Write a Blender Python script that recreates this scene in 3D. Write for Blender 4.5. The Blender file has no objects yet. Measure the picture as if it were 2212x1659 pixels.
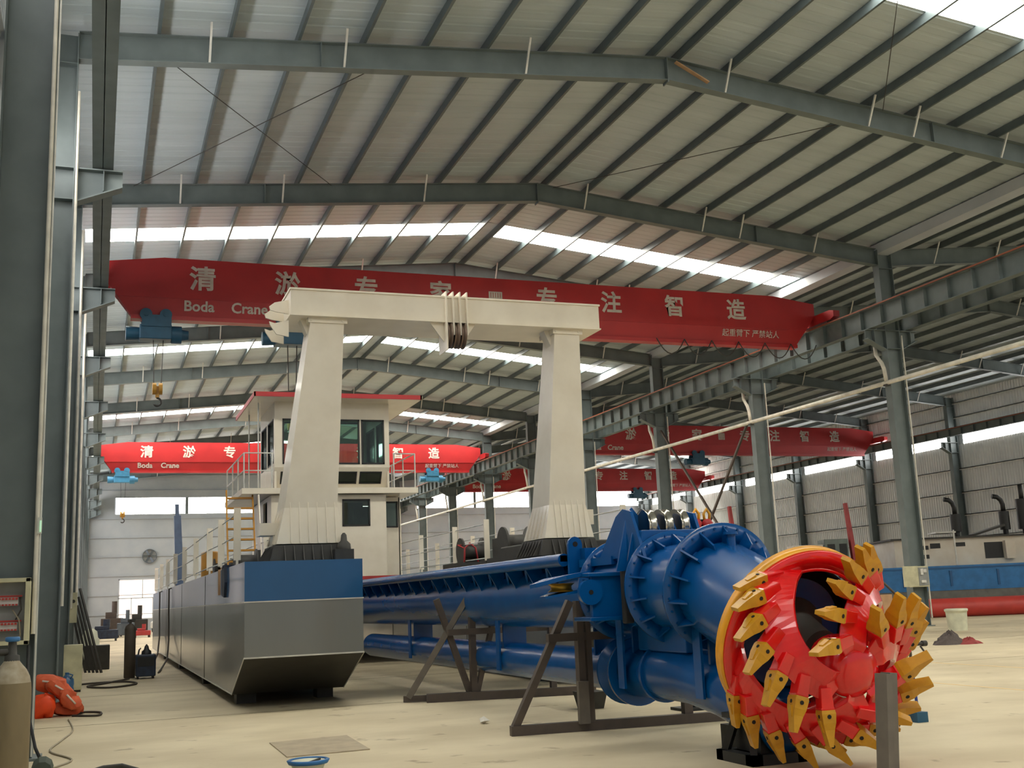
import bpy, math, random
from mathutils import Vector, Matrix
random.seed(7)
SC = bpy.context.scene
COL = SC.collection
PI = math.pi
R = math.radians
# ------------------------------------------------------------------ camera
CX, CY, FPX, EYE = 1106.0, 829.5, 2407.0, 1.7
yc = Vector((203 - CX, 1328 - CY, FPX)).normalized()      # hall axis seen from the camera
zc = Vector((-526, -12590, FPX)).normalized()
zc = (zc - yc * yc.dot(zc)).normalized()
xc = yc.cross(zc)
if xc[0] < 0: xc = -xc
cam_d = bpy.data.cameras.new('camera')
cam_d.sensor_width = 36.0
cam_d.lens = 36.0 * FPX / 2212.0
cam_d.clip_end = 400
cam_d.clip_start = 0.05
cam = bpy.data.objects.new('camera', cam_d)
COL.objects.link(cam)
m3 = Matrix(((xc[0], -xc[1], -xc[2]), (yc[0], -yc[1], -yc[2]), (zc[0], -zc[1], -zc[2])))
cam.matrix_world = Matrix.Translation((0, 0, EYE)) @ m3.to_4x4()
SC.camera = cam
# ------------------------------------------------------------------ sky and exposure
SC.view_settings.view_transform = 'Standard'
SC.view_settings.look = 'None'
SC.view_settings.gamma = 1.0
SC.view_settings.use_curve_mapping = False
SC.view_settings.exposure = 0.0
W = bpy.data.worlds.new('overcast_sky')
SC.world = W
W.use_nodes = True
bg = W.node_tree.nodes['Background']
bg.inputs[0].default_value = (0.93, 0.97, 1.0, 1)
bg.inputs[1].default_value = 0.5
SKY_E = 20.0      # what the translucent roof lights give off
WIN_E = 15.0      # what the wall windows give off
try:
    SC.cycles.max_bounces = 6
    SC.cycles.diffuse_bounces = 4
    SC.cycles.glossy_bounces = 3
    SC.cycles.transmission_bounces = 6
    SC.cycles.transparent_max_bounces = 8
    SC.cycles.caustics_reflective = False
    SC.cycles.caustics_refractive = False
    SC.cycles.sample_clamp_indirect = 8
    SC.cycles.use_denoising = True
except Exception:
    pass

# ------------------------------------------------------------------ materials
def lin(c):
    return tuple(((v / 255.0) / 12.92 if v / 255.0 <= 0.04045 else ((v / 255.0 + 0.055) / 1.055) ** 2.4) for v in c)

def mat(name, rgb, rough=0.6, metal=0.0, rgb2=None, scale=3.0, amount=0.5, coat=0.0, bump=0.0, bscale=40.0, stretch=(1, 1, 1), spec=0.5):
    m = bpy.data.materials.new(name)
    m.use_nodes = True
    nt = m.node_tree
    b = nt.nodes['Principled BSDF']
    b.inputs['Base Color'].default_value = (*lin(rgb), 1)
    b.inputs['Roughness'].default_value = rough
    b.inputs['Metallic'].default_value = metal
    b.inputs['Specular IOR Level'].default_value = spec
    if coat:
        b.inputs['Coat Weight'].default_value = coat
        b.inputs['Coat Roughness'].default_value = 0.08
    tc = nt.nodes.new('ShaderNodeTexCoord')
    mp = nt.nodes.new('ShaderNodeMapping')
    mp.inputs['Scale'].default_value = stretch
    nt.links.new(tc.outputs['Object'], mp.inputs['Vector'])
    if rgb2 is None:
        rgb2 = tuple(v * 0.88 for v in rgb)
    n = nt.nodes.new('ShaderNodeTexNoise')
    n.inputs['Scale'].default_value = scale
    n.inputs['Detail'].default_value = 5
    nt.links.new(mp.outputs[0], n.inputs['Vector'])
    r = nt.nodes.new('ShaderNodeValToRGB')
    r.color_ramp.elements[0].position = 0.5 - amount * 0.3
    r.color_ramp.elements[1].position = 0.5 + amount * 0.3
    r.color_ramp.elements[0].color = (*lin(rgb2), 1)
    r.color_ramp.elements[1].color = (*lin(rgb), 1)
    nt.links.new(n.outputs['Fac'], r.inputs[0])
    nt.links.new(r.outputs[0], b.inputs['Base Color'])
    if bump:
        n2 = nt.nodes.new('ShaderNodeTexNoise')
        n2.inputs['Scale'].default_value = bscale
        nt.links.new(mp.outputs[0], n2.inputs['Vector'])
        bp = nt.nodes.new('ShaderNodeBump')
        bp.inputs['Strength'].default_value = bump
        bp.inputs['Distance'].default_value = 0.01
        nt.links.new(n2.outputs['Fac'], bp.inputs['Height'])
        nt.links.new(bp.outputs[0], b.inputs['Normal'])
    return m

def emit(name, rgb, strength):
    m = bpy.data.materials.new(name)
    m.use_nodes = True
    b = m.node_tree.nodes['Principled BSDF']
    b.inputs['Base Color'].default_value = (0.8, 0.8, 0.8, 1)
    b.inputs['Emission Color'].default_value = (*lin(rgb), 1)
    b.inputs['Emission Strength'].default_value = strength
    return m

def glass(name, rgb, rough=0.03, alpha_mix=0.75):
    m = bpy.data.materials.new(name)
    m.use_nodes = True
    nt = m.node_tree
    nt.nodes.remove(nt.nodes['Principled BSDF'])
    out = nt.nodes['Material Output']
    t = nt.nodes.new('ShaderNodeBsdfTransparent'); t.inputs[0].default_value = (*lin(rgb), 1)
    g = nt.nodes.new('ShaderNodeBsdfGlossy'); g.inputs['Roughness'].default_value = rough
    mx = nt.nodes.new('ShaderNodeMixShader')
    fr = nt.nodes.new('ShaderNodeFresnel'); fr.inputs[0].default_value = 1.5
    nt.links.new(fr.outputs[0], mx.inputs[0])
    nt.links.new(t.outputs[0], mx.inputs[1]); nt.links.new(g.outputs[0], mx.inputs[2])
    nt.links.new(mx.outputs[0], out.inputs[0])
    return m

M = {}
M['steel'] = mat('grey_painted_steel', (108, 118, 118), 0.55, rgb2=(96, 106, 106), scale=1.5)
M['purlin'] = mat('purlin_galvanised', (88, 98, 100), 0.45, 0.0, rgb2=(78, 88, 90), scale=2)
M['roofsheet'] = mat('roof_liner_sheet', (180, 192, 196), 0.5, 0.0, rgb2=(170, 182, 186), scale=0.6, stretch=(0.3, 3, 1))
M['wallsheet'] = mat('wall_sheet', (188, 194, 200), 0.5, 0.0, rgb2=(178, 184, 190), scale=0.7)
M['wallright'] = mat('right_wall_sheet', (222, 224, 222), 0.5, rgb2=(210, 213, 212), scale=0.7)
M['wallfar'] = mat('end_wall_sheet', (170, 174, 176), 0.5, rgb2=(160, 165, 170), scale=0.7)
M['girt'] = mat('girt_white', (215, 214, 206), 0.45)
M['white'] = mat('cream_white_paint', (228, 219, 200), 0.38, rgb2=(220, 210, 190), scale=2.0, coat=0.15)
M['white2'] = mat('dusty_white_paint', (222, 216, 202), 0.5, rgb2=(196, 180, 158), scale=1.2, amount=1.2)
M['pvc'] = mat('white_pipe', (225, 220, 205), 0.4)
M['blue'] = mat('deep_blue_paint', (0, 78, 142), 0.26, rgb2=(0, 72, 134), scale=2.0, coat=0.1, spec=0.35)
M['bluehull'] = mat('blue_hull_paint', (0, 80, 132), 0.3, rgb2=(0, 75, 124), scale=1.0, coat=0.5)
M['greyhull'] = mat('grey_hull_paint', (122, 124, 122), 0.3, rgb2=(113, 115, 113), scale=0.8, coat=0.5, stretch=(1, 1, 0.15))
M['under'] = mat('underside_hull_shade', (64, 62, 58), 0.6)  # shade beneath the pontoon bow, put into the base colour
M['red'] = mat('crane_red_paint', (182, 44, 46), 0.42, rgb2=(170, 40, 43), scale=1.0)
M['cred'] = mat('cutter_red_paint', (226, 22, 24), 0.22, rgb2=(212, 16, 20), scale=5, coat=0.6)
M['tooth'] = mat('ochre_yellow_paint', (206, 152, 30), 0.38, rgb2=(180, 128, 28), scale=14, amount=1.2)
M['yellow'] = mat('ring_yellow_paint', (245, 170, 30), 0.35)
M['stair'] = mat('stair_ochre_paint', (190, 134, 44), 0.5)
M['black'] = mat('black_steel', (30, 31, 31), 0.5)
M['dark'] = mat('dark_iron', (62, 60, 54), 0.6, rgb2=(44, 42, 40), scale=6, amount=1.2)
M['hole'] = mat('dark_recess', (16, 14, 12), 0.8)
M['rust'] = mat('brown_mill_steel', (92, 80, 70), 0.6, rgb2=(70, 62, 58), scale=5, amount=1.2)
M['post'] = mat('grey_mill_steel', (112, 104, 94), 0.5, rgb2=(90, 84, 78), scale=6, amount=1.2)
M['chrome'] = mat('bright_sheave_steel', (190, 184, 172), 0.2, 1.0)
M['brownsheave'] = mat('brown_sheave', (120, 100, 84), 0.45, 0.4)
M['hoist'] = mat('hoist_teal_blue', (30, 84, 112), 0.45)
M['hoistlight'] = mat('hoist_sky_blue', (70, 140, 180), 0.45)
M['hook'] = mat('hook_ochre', (190, 140, 50), 0.5)
M['rope'] = mat('wire_rope', (60, 58, 54), 0.6)
M['letter'] = mat('lettering_grey_white', (215, 205, 195), 0.6)
M['orangecable'] = mat('conductor_orange', (150, 84, 58), 0.6)
M['concrete'] = None
M['cylinder'] = mat('gas_cylinder_olive', (132, 116, 84), 0.6, rgb2=(104, 92, 68), scale=9, amount=1.4, stretch=(1, 1, 0.3))
M['cylpale'] = mat('gas_cylinder_shoulder', (176, 166, 146), 0.7, rgb2=(128, 113, 84), scale=14, amount=.9)
M['bluecap'] = mat('valve_blue', (50, 110, 165), 0.5)
M['brass'] = mat('brass_fitting', (190, 150, 50), 0.35, 0.7)
M['ivory'] = mat('ivory_enclosure', (205, 200, 165), 0.5)
M['boxgrey'] = mat('enclosure_grey', (150, 152, 150), 0.55)
M['breaker'] = mat('breaker_white', (225, 222, 215), 0.5)
M['breakred'] = mat('busbar_red', (190, 60, 50), 0.5)
M['orange'] = mat('orange_fabric', (224, 104, 62), 0.7, rgb2=(206, 88, 52), scale=6, bump=0.3, bscale=12)
M['orange2'] = mat('orange_plastic', (250, 80, 28), 0.5)
M['reflect'] = mat('reflective_tape', (235, 220, 205), 0.3)
M['jug'] = mat('water_jug_blue', (70, 110, 150), 0.3)
M['weld'] = mat('welder_navy', (34, 48, 70), 0.5, rgb2=(26, 34, 50), scale=6)
M['oxy'] = mat('brown_cylinder_dark', (84, 74, 62), 0.6, rgb2=(66, 58, 50), scale=5, amount=1.2)
M['rubber'] = mat('black_rubber', (34, 34, 34), 0.8)
M['cable'] = mat('dark_cable', (70, 62, 54), 0.7)
M['palecable'] = mat('pale_cable', (170, 158, 134), 0.7)
M['floorplate'] = mat('floor_plate', (176, 160, 134), 0.75, rgb2=(160, 146, 122), scale=4, bump=0.2)
M['bucket'] = mat('bucket_cream', (222, 222, 196), 0.5)
M['redpipe'] = mat('red_pipe_paint', (196, 66, 58), 0.45, rgb2=(180, 58, 52), scale=2)
M['bargeblue'] = mat('barge_blue_paint', (48, 118, 178), 0.5)
M['bargegrey'] = mat('barge_grey_paint', (112, 110, 104), 0.6)
M['rag'] = mat('grey_rag', (96, 86, 82), 0.9, rgb2=(70, 62, 60), scale=20, amount=1.4)
M['ragred'] = mat('red_rag', (150, 62, 60), 0.9)
M['wood'] = mat('ply_tan', (190, 150, 112), 0.7)
M['cartblue'] = mat('cart_blue', (38, 62, 140), 0.45)
M['boom'] = mat('boom_slate_blue', (88, 104, 128), 0.5)
M['fanmetal'] = mat('fan_metal', (110, 120, 130), 0.3, 0.7)
M['boomred'] = mat('boom_red', (170, 50, 48), 0.5)
M['bluelid'] = mat('blue_rubber_rim', (40, 110, 170), 0.5)
M['interior'] = mat('cabin_interior', (120, 130, 124), 0.7)
M['seat'] = mat('helm_seat', (40, 52, 46), 0.7)
M['skylight'] = emit('roof_light_sheet', (255, 252, 240), SKY_E)
M['window'] = emit('bright_window', (255, 250, 246), WIN_E)
M['windowwarm'] = emit('bright_warm_window', (255, 228, 212), 1.15)
M['sidelight'] = emit('pale_side_window', (255, 238, 232), 1.9)
M['glass'] = glass('tinted_glass', (222, 240, 233))
M['darkglass'] = glass('dark_tinted_glass', (130, 160, 150))
M['jointline'] = mat('floor_joint', (140, 126, 100), 0.8)
M['floorline'] = mat('worn_yellow_line', (222, 184, 118), 0.7, rgb2=(210, 192, 150), scale=3, amount=1.4)
M['paper'] = mat('crumpled_paper', (225, 220, 208), 0.8)
M['green'] = emit('green_indicator', (120, 220, 150), 0.6)

def floor_material():
    m = bpy.data.materials.new('dusty_concrete')
    m.use_nodes = True
    nt = m.node_tree
    b = nt.nodes['Principled BSDF']
    b.inputs['Roughness'].default_value = 0.72
    tc = nt.nodes.new('ShaderNodeTexCoord')
    def noise(s, st, detail=6):
        mp = nt.nodes.new('ShaderNodeMapping'); mp.inputs['Scale'].default_value = st
        mp.inputs['Rotation'].default_value = (0, 0, R(12))
        nt.links.new(tc.outputs['Object'], mp.inputs[0])
        n = nt.nodes.new('ShaderNodeTexNoise'); n.inputs['Scale'].default_value = s; n.inputs['Detail'].default_value = detail
        nt.links.new(mp.outputs[0], n.inputs['Vector'])
        return n
    def ramp(n, p0, c0, p1, c1):
        r = nt.nodes.new('ShaderNodeValToRGB')
        r.color_ramp.elements[0].position = p0; r.color_ramp.elements[0].color = (*c0, 1)
        r.color_ramp.elements[1].position = p1; r.color_ramp.elements[1].color = (*c1, 1)
        nt.links.new(n.outputs['Fac'], r.inputs[0]); return r
    big = ramp(noise(0.22, (1, 1, 1)), 0.35, lin((194, 180, 150)), 0.65, lin((216, 202, 170)))
    streak = ramp(noise(0.8, (0.8, 1.3, 1)), 0.38, (0.86, 0.84, 0.81), 0.64, (1, 1, 1))
    spots = ramp(noise(2.3, (1, 1, 1), 8), 0.27, (0.5, 0.46, 0.43), 0.34, (1, 1, 1))
    mx = nt.nodes.new('ShaderNodeMix'); mx.data_type = 'RGBA'; mx.blend_type = 'MULTIPLY'; mx.inputs[0].default_value = 1
    nt.links.new(big.outputs[0], mx.inputs[6]); nt.links.new(streak.outputs[0], mx.inputs[7])
    mx2 = nt.nodes.new('ShaderNodeMix'); mx2.data_type = 'RGBA'; mx2.blend_type = 'MULTIPLY'; mx2.inputs[0].default_value = 0.8
    nt.links.new(mx.outputs[2], mx2.inputs[6]); nt.links.new(spots.outputs[0], mx2.inputs[7])
    nt.links.new(mx2.outputs[2], b.inputs['Base Color'])
    bp = nt.nodes.new('ShaderNodeBump'); bp.inputs['Strength'].default_value = 0.15
    n = noise(8, (1, 1, 1)); nt.links.new(n.outputs['Fac'], bp.inputs['Height']); nt.links.new(bp.outputs[0], b.inputs['Normal'])
    return m
M['concrete'] = floor_material()

# ------------------------------------------------------------------ mesh helper
def V(*a): return Vector(a)

def frame(d, up=None):
    d = Vector(d).normalized()
    u = Vector(up) if up is not None else (Vector((0, 0, 1)) if abs(d.z) < 0.95 else Vector((0, 1, 0)))
    s = d.cross(u).normalized()
    return s, s.cross(d).normalized(), d

class MB:
    def __init__(s): s.v = []; s.f = []; s.m = []; s.sm = []
    def add(s, vs, fs, mi=0, smooth=False):
        o = len(s.v)
        s.v += [tuple(v) for v in vs]
        for f in fs:
            s.f.append([o + i for i in f]); s.m.append(mi); s.sm.append(smooth)
        return s
    def box(s, x0, x1, y0, y1, z0, z1, mi=0):
        return s.hexa([(x0, y0, z0), (x1, y0, z0), (x1, y1, z0), (x0, y1, z0), (x0, y0, z1), (x1, y0, z1), (x1, y1, z1), (x0, y1, z1)], mi)
    def hexa(s, c, mi=0):
        return s.add(c, [(3, 2, 1, 0), (4, 5, 6, 7), (0, 1, 5, 4), (1, 2, 6, 5), (2, 3, 7, 6), (3, 0, 4, 7)], mi)
    def bar(s, p0, p1, w, h, up=None, mi=0, w1=None, h1=None):
        p0 = Vector(p0); p1 = Vector(p1)
        a, b, d = frame(p1 - p0, up)
        w1 = w if w1 is None else w1; h1 = h if h1 is None else h1
        c = []
        for p, ww, hh in ((p0, w, h), (p1, w1, h1)):
            c += [p - a * ww / 2 - b * hh / 2, p + a * ww / 2 - b * hh / 2, p + a * ww / 2 + b * hh / 2, p - a * ww / 2 + b * hh / 2]
        return s.hexa(c, mi)
    def prism(s, pts, ext, mi=0):
        ext = Vector(ext); n = len(pts)
        vs = [Vector(p) for p in pts] + [Vector(p) + ext for p in pts]
        fs = [tuple(range(n))[::-1], tuple(range(n, 2 * n))] + [(i, (i + 1) % n, n + (i + 1) % n, n + i) for i in range(n)]
        return s.add(vs, fs, mi)
    def ibeam(s, p0, p1, w, h, tf=0.02, tw=0.014, up=None, mi=0):
        p0 = Vector(p0); p1 = Vector(p1)
        a, b, d = frame(p1 - p0, up)
        s.bar(p0 + b * (h - tf) / 2, p1 + b * (h - tf) / 2, w, tf, up, mi)
        s.bar(p0 - b * (h - tf) / 2, p1 - b * (h - tf) / 2, w, tf, up, mi)
        return s.bar(p0, p1, tw, h - 2 * tf, up, mi)
    def cyl(s, p0, p1, r0, r1=None, seg=20, mi=0, caps=True, smooth=True):
        r1 = r0 if r1 is None else r1
        return s.lathe(p0, Vector(p1) - Vector(p0), [(0, r0), ((Vector(p1) - Vector(p0)).length, r1)], seg, mi, caps, smooth)
    def lathe(s, o, d, prof, seg=24, mi=0, caps=True, smooth=True, closed=False):
        o = Vector(o); a, b, dd = frame(d)
        base = len(s.v)
        for (t, r) in prof:
            for i in range(seg):
                an = 2 * PI * i / seg
                s.v.append(tuple(o + dd * t + a * (r * math.cos(an)) + b * (r * math.sin(an))))
        n = len(prof)
        for k in range(n if closed else n - 1):
            k2 = (k + 1) % n
            for i in range(seg):
                j = (i + 1) % seg
                s.f.append([base + k * seg + i, base + k * seg + j, base + k2 * seg + j, base + k2 * seg + i]); s.m.append(mi); s.sm.append(smooth)
        if caps and not closed:
            for k, rev in ((0, False), (n - 1, True)):
                o2 = len(s.v)
                s.v += [s.v[base + k * seg + i] for i in range(seg)]
                f = [o2 + i for i in range(seg)]
                s.f.append(f[::-1] if not rev else f); s.m.append(mi); s.sm.append(False)
        return s
    def tube(s, pts, r, seg=8, mi=0, closed=False):
        pts = [Vector(p) for p in pts]; n = len(pts); base = len(s.v)
        prev = None
        for k, p in enumerate(pts):
            if closed: d = pts[(k + 1) % n] - pts[k - 1]
            else: d = pts[min(k + 1, n - 1)] - pts[max(k - 1, 0)]
            d.normalize()
            if prev is None: a, b, _ = frame(d)
            else:
                a = (prev - d * prev.dot(d)).normalized(); b = a.cross(d)
            prev = a
            rr = r[k] if isinstance(r, (list, tuple)) else r
            for i in range(seg):
                an = 2 * PI * i / seg
                s.v.append(tuple(p + a * (rr * math.cos(an)) + b * (rr * math.sin(an))))
        for k in range(n if closed else n - 1):
            k2 = (k + 1) % n
            for i in range(seg):
                j = (i + 1) % seg
                s.f.append([base + k * seg + i, base + k * seg + j, base + k2 * seg + j, base + k2 * seg + i]); s.m.append(mi); s.sm.append(True)
        if not closed:
            s.f.append([base + i for i in range(seg)][::-1]); s.m.append(mi); s.sm.append(False)
            s.f.append([base + (n - 1) * seg + i for i in range(seg)]); s.m.append(mi); s.sm.append(False)
        return s
    def merge(s, me, mtx=None, mi=0):
        o = len(s.v)
        for v in me.vertices:
            co = v.co if mtx is None else mtx @ v.co
            s.v.append(tuple(co))
        for p in me.polygons:
            s.f.append([o + i for i in p.vertices]); s.m.append(mi); s.sm.append(False)
        return s
    def build(s, name, mats, parent=None, bevel=0.0, label=None, cat=None, group=None, kind=None, subsurf=0):
        if not isinstance(mats, (list, tuple)): mats = [mats]
        me = bpy.data.meshes.new(name)
        if parent is None:
            xs = [v[0] for v in s.v]; ys = [v[1] for v in s.v]; zs = [v[2] for v in s.v]
            org = Vector(((min(xs) + max(xs)) / 2, (min(ys) + max(ys)) / 2, min(zs)))
            loc = org
        else:
            org = worldloc(parent); loc = Vector((0, 0, 0))
        me.from_pydata([(v[0] - org.x, v[1] - org.y, v[2] - org.z) for v in s.v], [], s.f)
        for mt in mats: me.materials.append(mt)
        me.polygons.foreach_set('material_index', s.m)
        me.polygons.foreach_set('use_smooth', s.sm)
        me.update()
        fix_normals(me)
        o = bpy.data.objects.new(name, me)
        o.location = loc
        COL.objects.link(o)
        if parent is not None: o.parent = parent
        if bevel:
            md = o.modifiers.new('bevel', 'BEVEL'); md.width = bevel; md.segments = 2; md.limit_method = 'ANGLE'; md.angle_limit = R(40)
        if subsurf:
            md = o.modifiers.new('sub', 'SUBSURF'); md.levels = subsurf; md.render_levels = subsurf
        tag(o, label, cat, group, kind)
        return o

import bmesh
def fix_normals(me):
    if len(me.polygons) > 60000: return
    bm = bmesh.new(); bm.from_mesh(me)
    bmesh.ops.recalc_face_normals(bm, faces=bm.faces)
    bm.to_mesh(me); bm.free()

def worldloc(o):
    p = Vector(o.location)
    while o.parent is not None:
        o = o.parent; p += Vector(o.location)
    return p

def tag(o, label=None, cat=None, group=None, kind=None):
    if label: o['label'] = label
    if cat: o['category'] = cat
    if group: o['group'] = group
    if kind: o['kind'] = kind
    return o

def thing(name, loc, label, cat, group=None):
    o = bpy.data.objects.new(name, None)
    o.empty_display_size = 0.2
    o.location = loc
    COL.objects.link(o)
    return tag(o, label, cat, group)

def copy_tree(root, delta, label=None, group=None):
    def cp(o, parent):
        c = o.copy(); COL.objects.link(c); c.parent = parent
        for ch in list(o.children): cp(ch, c)
        return c
    r = cp(root, None)
    r.location = Vector(root.location) + Vector(delta)
    if label: r['label'] = label
    if group: r['group'] = group
    return r

ORD = ['nearest', 'second', 'third', 'fourth', 'fifth', 'sixth', 'seventh', 'eighth', 'ninth', 'tenth', 'eleventh', 'twelfth', 'thirteenth', 'fourteenth', 'fifteenth']

_txt = {}
def text_mesh(s, size, bold=0.0, extrude=0.006):
    key = (s, size, bold)
    if key in _txt: return _txt[key]
    cu = bpy.data.curves.new('t', 'FONT')
    cu.body = s; cu.size = size; cu.extrude = extrude; cu.offset = bold
    cu.resolution_u = 3
    cu.align_x = 'CENTER'; cu.align_y = 'CENTER'
    o = bpy.data.objects.new('t', cu); COL.objects.link(o)
    dg = bpy.context.evaluated_depsgraph_get()
    me = bpy.data.meshes.new_from_object(o.evaluated_get(dg))
    COL.objects.unlink(o); bpy.data.objects.remove(o)
    _txt[key] = me
    return me

def facing_front(x, y, z):     # text in the XZ plane, read from -Y
    return Matrix.Translation((x, y, z)) @ Matrix.Rotation(PI / 2, 4, 'X')
# ================================================================== THE HALL
FY = [15.43 + 9.77 * k for k in range(11)]          # frame lines: 15.4 ... 113.1
YB0, YB1 = -14.0, 113.6
XL, XM, XR = -1.55, 29.2, 58.75
RIDGE1, RIDGE2 = 14.4, 43.9
def roofz(x):                                        # underside of the roof sheets
    r = RIDGE1 if x < XM else RIDGE2
    return 16.42 - 0.097 * abs(x - r)

fl = MB(); fl.box(-6, 64, YB0 - 6, 122, -0.3, 0.0)
fl.build('floor', M['concrete'], kind='structure')

# roof sheets with ribs that run down the slope
def corr(y0, y1, pitch, depth):
    pts = []; y = y0
    while y < y1 - 1e-6:
        pts += [(y, 0), (y + pitch * .62, 0), (y + pitch * .70, depth), (y + pitch * .92, depth)]
        y += pitch
    pts.append((y1, 0))
    return pts
SKYL = [(0.55 + 20.0 * k) for k in range(6)]          # centres of the roof lights: 20.5, 40.6 ...
SKYL = SKYLIGHTS = [19.95, 40.75, 60.3, 81.1, 100.6, -2.0]
def roof(side_x0, side_x1, name):
    SKYL = [s for s in SKYLIGHTS if side_x1 < XM + 1 or not 30 < s < 90]
    mb = MB(); P = corr(YB0, YB1, 0.40, 0.014)
    vs = []
    for (y, d) in P:
        vs += [(side_x0, y, roofz(side_x0 + (1e-4 if side_x1 > side_x0 else -1e-4)) + d + .0), (side_x1, y, roofz(side_x1 - 1e-4) + d)]
    fs = []
    for i in range(len(P) - 1):
        ym = (P[i][0] + P[i + 1][0]) / 2
        if any(abs(ym - s) < 0.75 for s in SKYL): continue
        fs.append((2 * i, 2 * i + 1, 2 * i + 3, 2 * i + 2))
    mb.add(vs, fs)
    # outer skin keeps daylight out
    return mb.build(name, M['roofsheet'], kind='structure')
for a, b in ((XL, RIDGE1), (RIDGE1, XM), (XM, RIDGE2), (RIDGE2, XR)):
    roof(a, b, 'ceiling')
# opaque outer roof above the liner, open over the roof lights
ou = MB()
ys = sorted([YB0] + [s - .75 for s in SKYL] + [s + .75 for s in SKYL] + [YB1])
for i in range(0, len(ys) - 1, 2):
    for a, b in ((XL, RIDGE1), (RIDGE1, XM), (XM, RIDGE2), (RIDGE2, XR)):
        za, zb = roofz(a + 1e-3) + .06, roofz(b - 1e-3) + .06
        ou.hexa([(a, ys[i], za), (b, ys[i], zb), (b, ys[i + 1], zb), (a, ys[i + 1], za),
                 (a, ys[i], za + .08), (b, ys[i], zb + .08), (b, ys[i + 1], zb + .08), (a, ys[i + 1], za + .08)])
for s_ in SKYLIGHTS:
    if not 30 < s_ < 90: continue
    for a, b in ((XM, RIDGE2), (RIDGE2, XR)):
        za, zb = roofz(a + 1e-3) + .06, roofz(b - 1e-3) + .06
        ou.hexa([(a, s_ - .75, za), (b, s_ - .75, zb), (b, s_ + .75, zb), (a, s_ + .75, za), (a, s_ - .75, za + .08), (b, s_ - .75, zb + .08), (b, s_ + .75, zb + .08), (a, s_ + .75, za + .08)])
ou.build('ceiling', M['roofsheet'], kind='structure')
wn = 1
for s in SKYL:
    for a, b in ((XL + .9, RIDGE1 - .45), (RIDGE1 + .45, XM - .3), (XM + .3, RIDGE2 - .45), (RIDGE2 + .45, XR - .9)):
        if a > XM and 30 < s < 90: continue
        za, zb = roofz(a) + .03, roofz(b) + .03
        mb = MB(); y0, y1 = s - .78, s + .78
        mb.hexa([(a, y0, za), (b, y0, zb), (b, y1, zb), (a, y1, za), (a, y0, za + .02), (b, y0, zb + .02), (b, y1, zb + .02), (a, y1, za + .02)])
        mb.build('window_%d' % wn, M['skylight'], kind='structure'); wn += 1
    for a, b in ((XL, XL + .9), (RIDGE1 - .45, RIDGE1 + .45), (XM - .3, XM + .3), (RIDGE2 - .45, RIDGE2 + .45), (XR - .9, XR)):
        mb = MB(); za, zb = roofz(a + 1e-3) + .03, roofz(b - 1e-3) + .03; y0, y1 = s - .78, s + .78
        mb.hexa([(a, y0, za), (b, y0, zb), (b, y1, zb), (a, y1, za), (a, y0, za + .02), (b, y0, zb + .02), (b, y1, zb + .02), (a, y1, za + .02)])
        mb.build('ceiling', M['roofsheet'], kind='structure')

# walls -------------------------------------------------------------
def yzwall(x, y0, y1, z0, z1, holes, name, d=0.05, sgn=1, pitch=0.25):
    """corrugated sheet wall in a YZ plane, split around window holes (list of (y0,y1,z0,z1))"""
    mb = MB()
    zs = sorted(set([z0, z1] + [h[2] for h in holes] + [h[3] for h in holes]))
    P = []
    y = y0
    while y < y1:
        P += [(y, 0), (y + pitch * .5, 0), (y + pitch * .62, d), (y + pitch * .88, d)]; y += pitch
    P.append((y1, 0))
    for k in range(len(zs) - 1):
        za, zb = zs[k], zs[k + 1]
        vs = []; fs = []
        for (yy, dd) in P: vs += [(x - sgn * dd, yy, za), (x - sgn * dd, yy, zb)]
        for i in range(len(P) - 1):
            ym = (P[i][0] + P[i + 1][0]) / 2
            if any(h[0] < ym < h[1] and h[2] <= za + 1e-4 and zb <= h[3] + 1e-4 for h in holes): continue
            fs.append((2 * i, 2 * i + 1, 2 * i + 3, 2 * i + 2))
        mb.add(vs, fs)
    mb.box(x + sgn * .05 if sgn > 0 else x - .13, x + .13 if sgn > 0 else x - .05, y0, y1, z0, 11.0 if holes else z1)
    if holes: mb.box(x + .05 if sgn > 0 else x - .13, x + .13 if sgn > 0 else x - .05, y0, y1, holes[0][3], z1)
    return mb.build(name, M['wallright' if name == 'wall_right' else 'wallsheet'], kind='structure')
rh = [(YB0, YB1 + 1, 11.28, 12.1)]
yzwall(XR, YB0, YB1, 0, 15.05, rh, 'wall_right')
yzwall(XL, YB0, YB1, 0, 15.05, rh, 'wall_left', sgn=-1)
for k in range(len(FY)):
    y0 = FY[k] - 9.77 if k == 0 else FY[k - 1]; y1 = FY[k]
    if k == 0: y0 = YB0
    for x in (XR, XL):
        mb = MB(); mb.box(x - .01, x + .01, y0 + .55, y1 - .55, 11.28, 12.1)
        mb.build('window_%d' % wn, M['window'], kind='structure'); wn += 1
        mb = MB(); mb.box(x - .02, x + .05, y1 - .55, y1 + .55, 11.28, 12.1); mb.build('trim_%d' % wn, M['wallsheet'], kind='structure')

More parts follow.
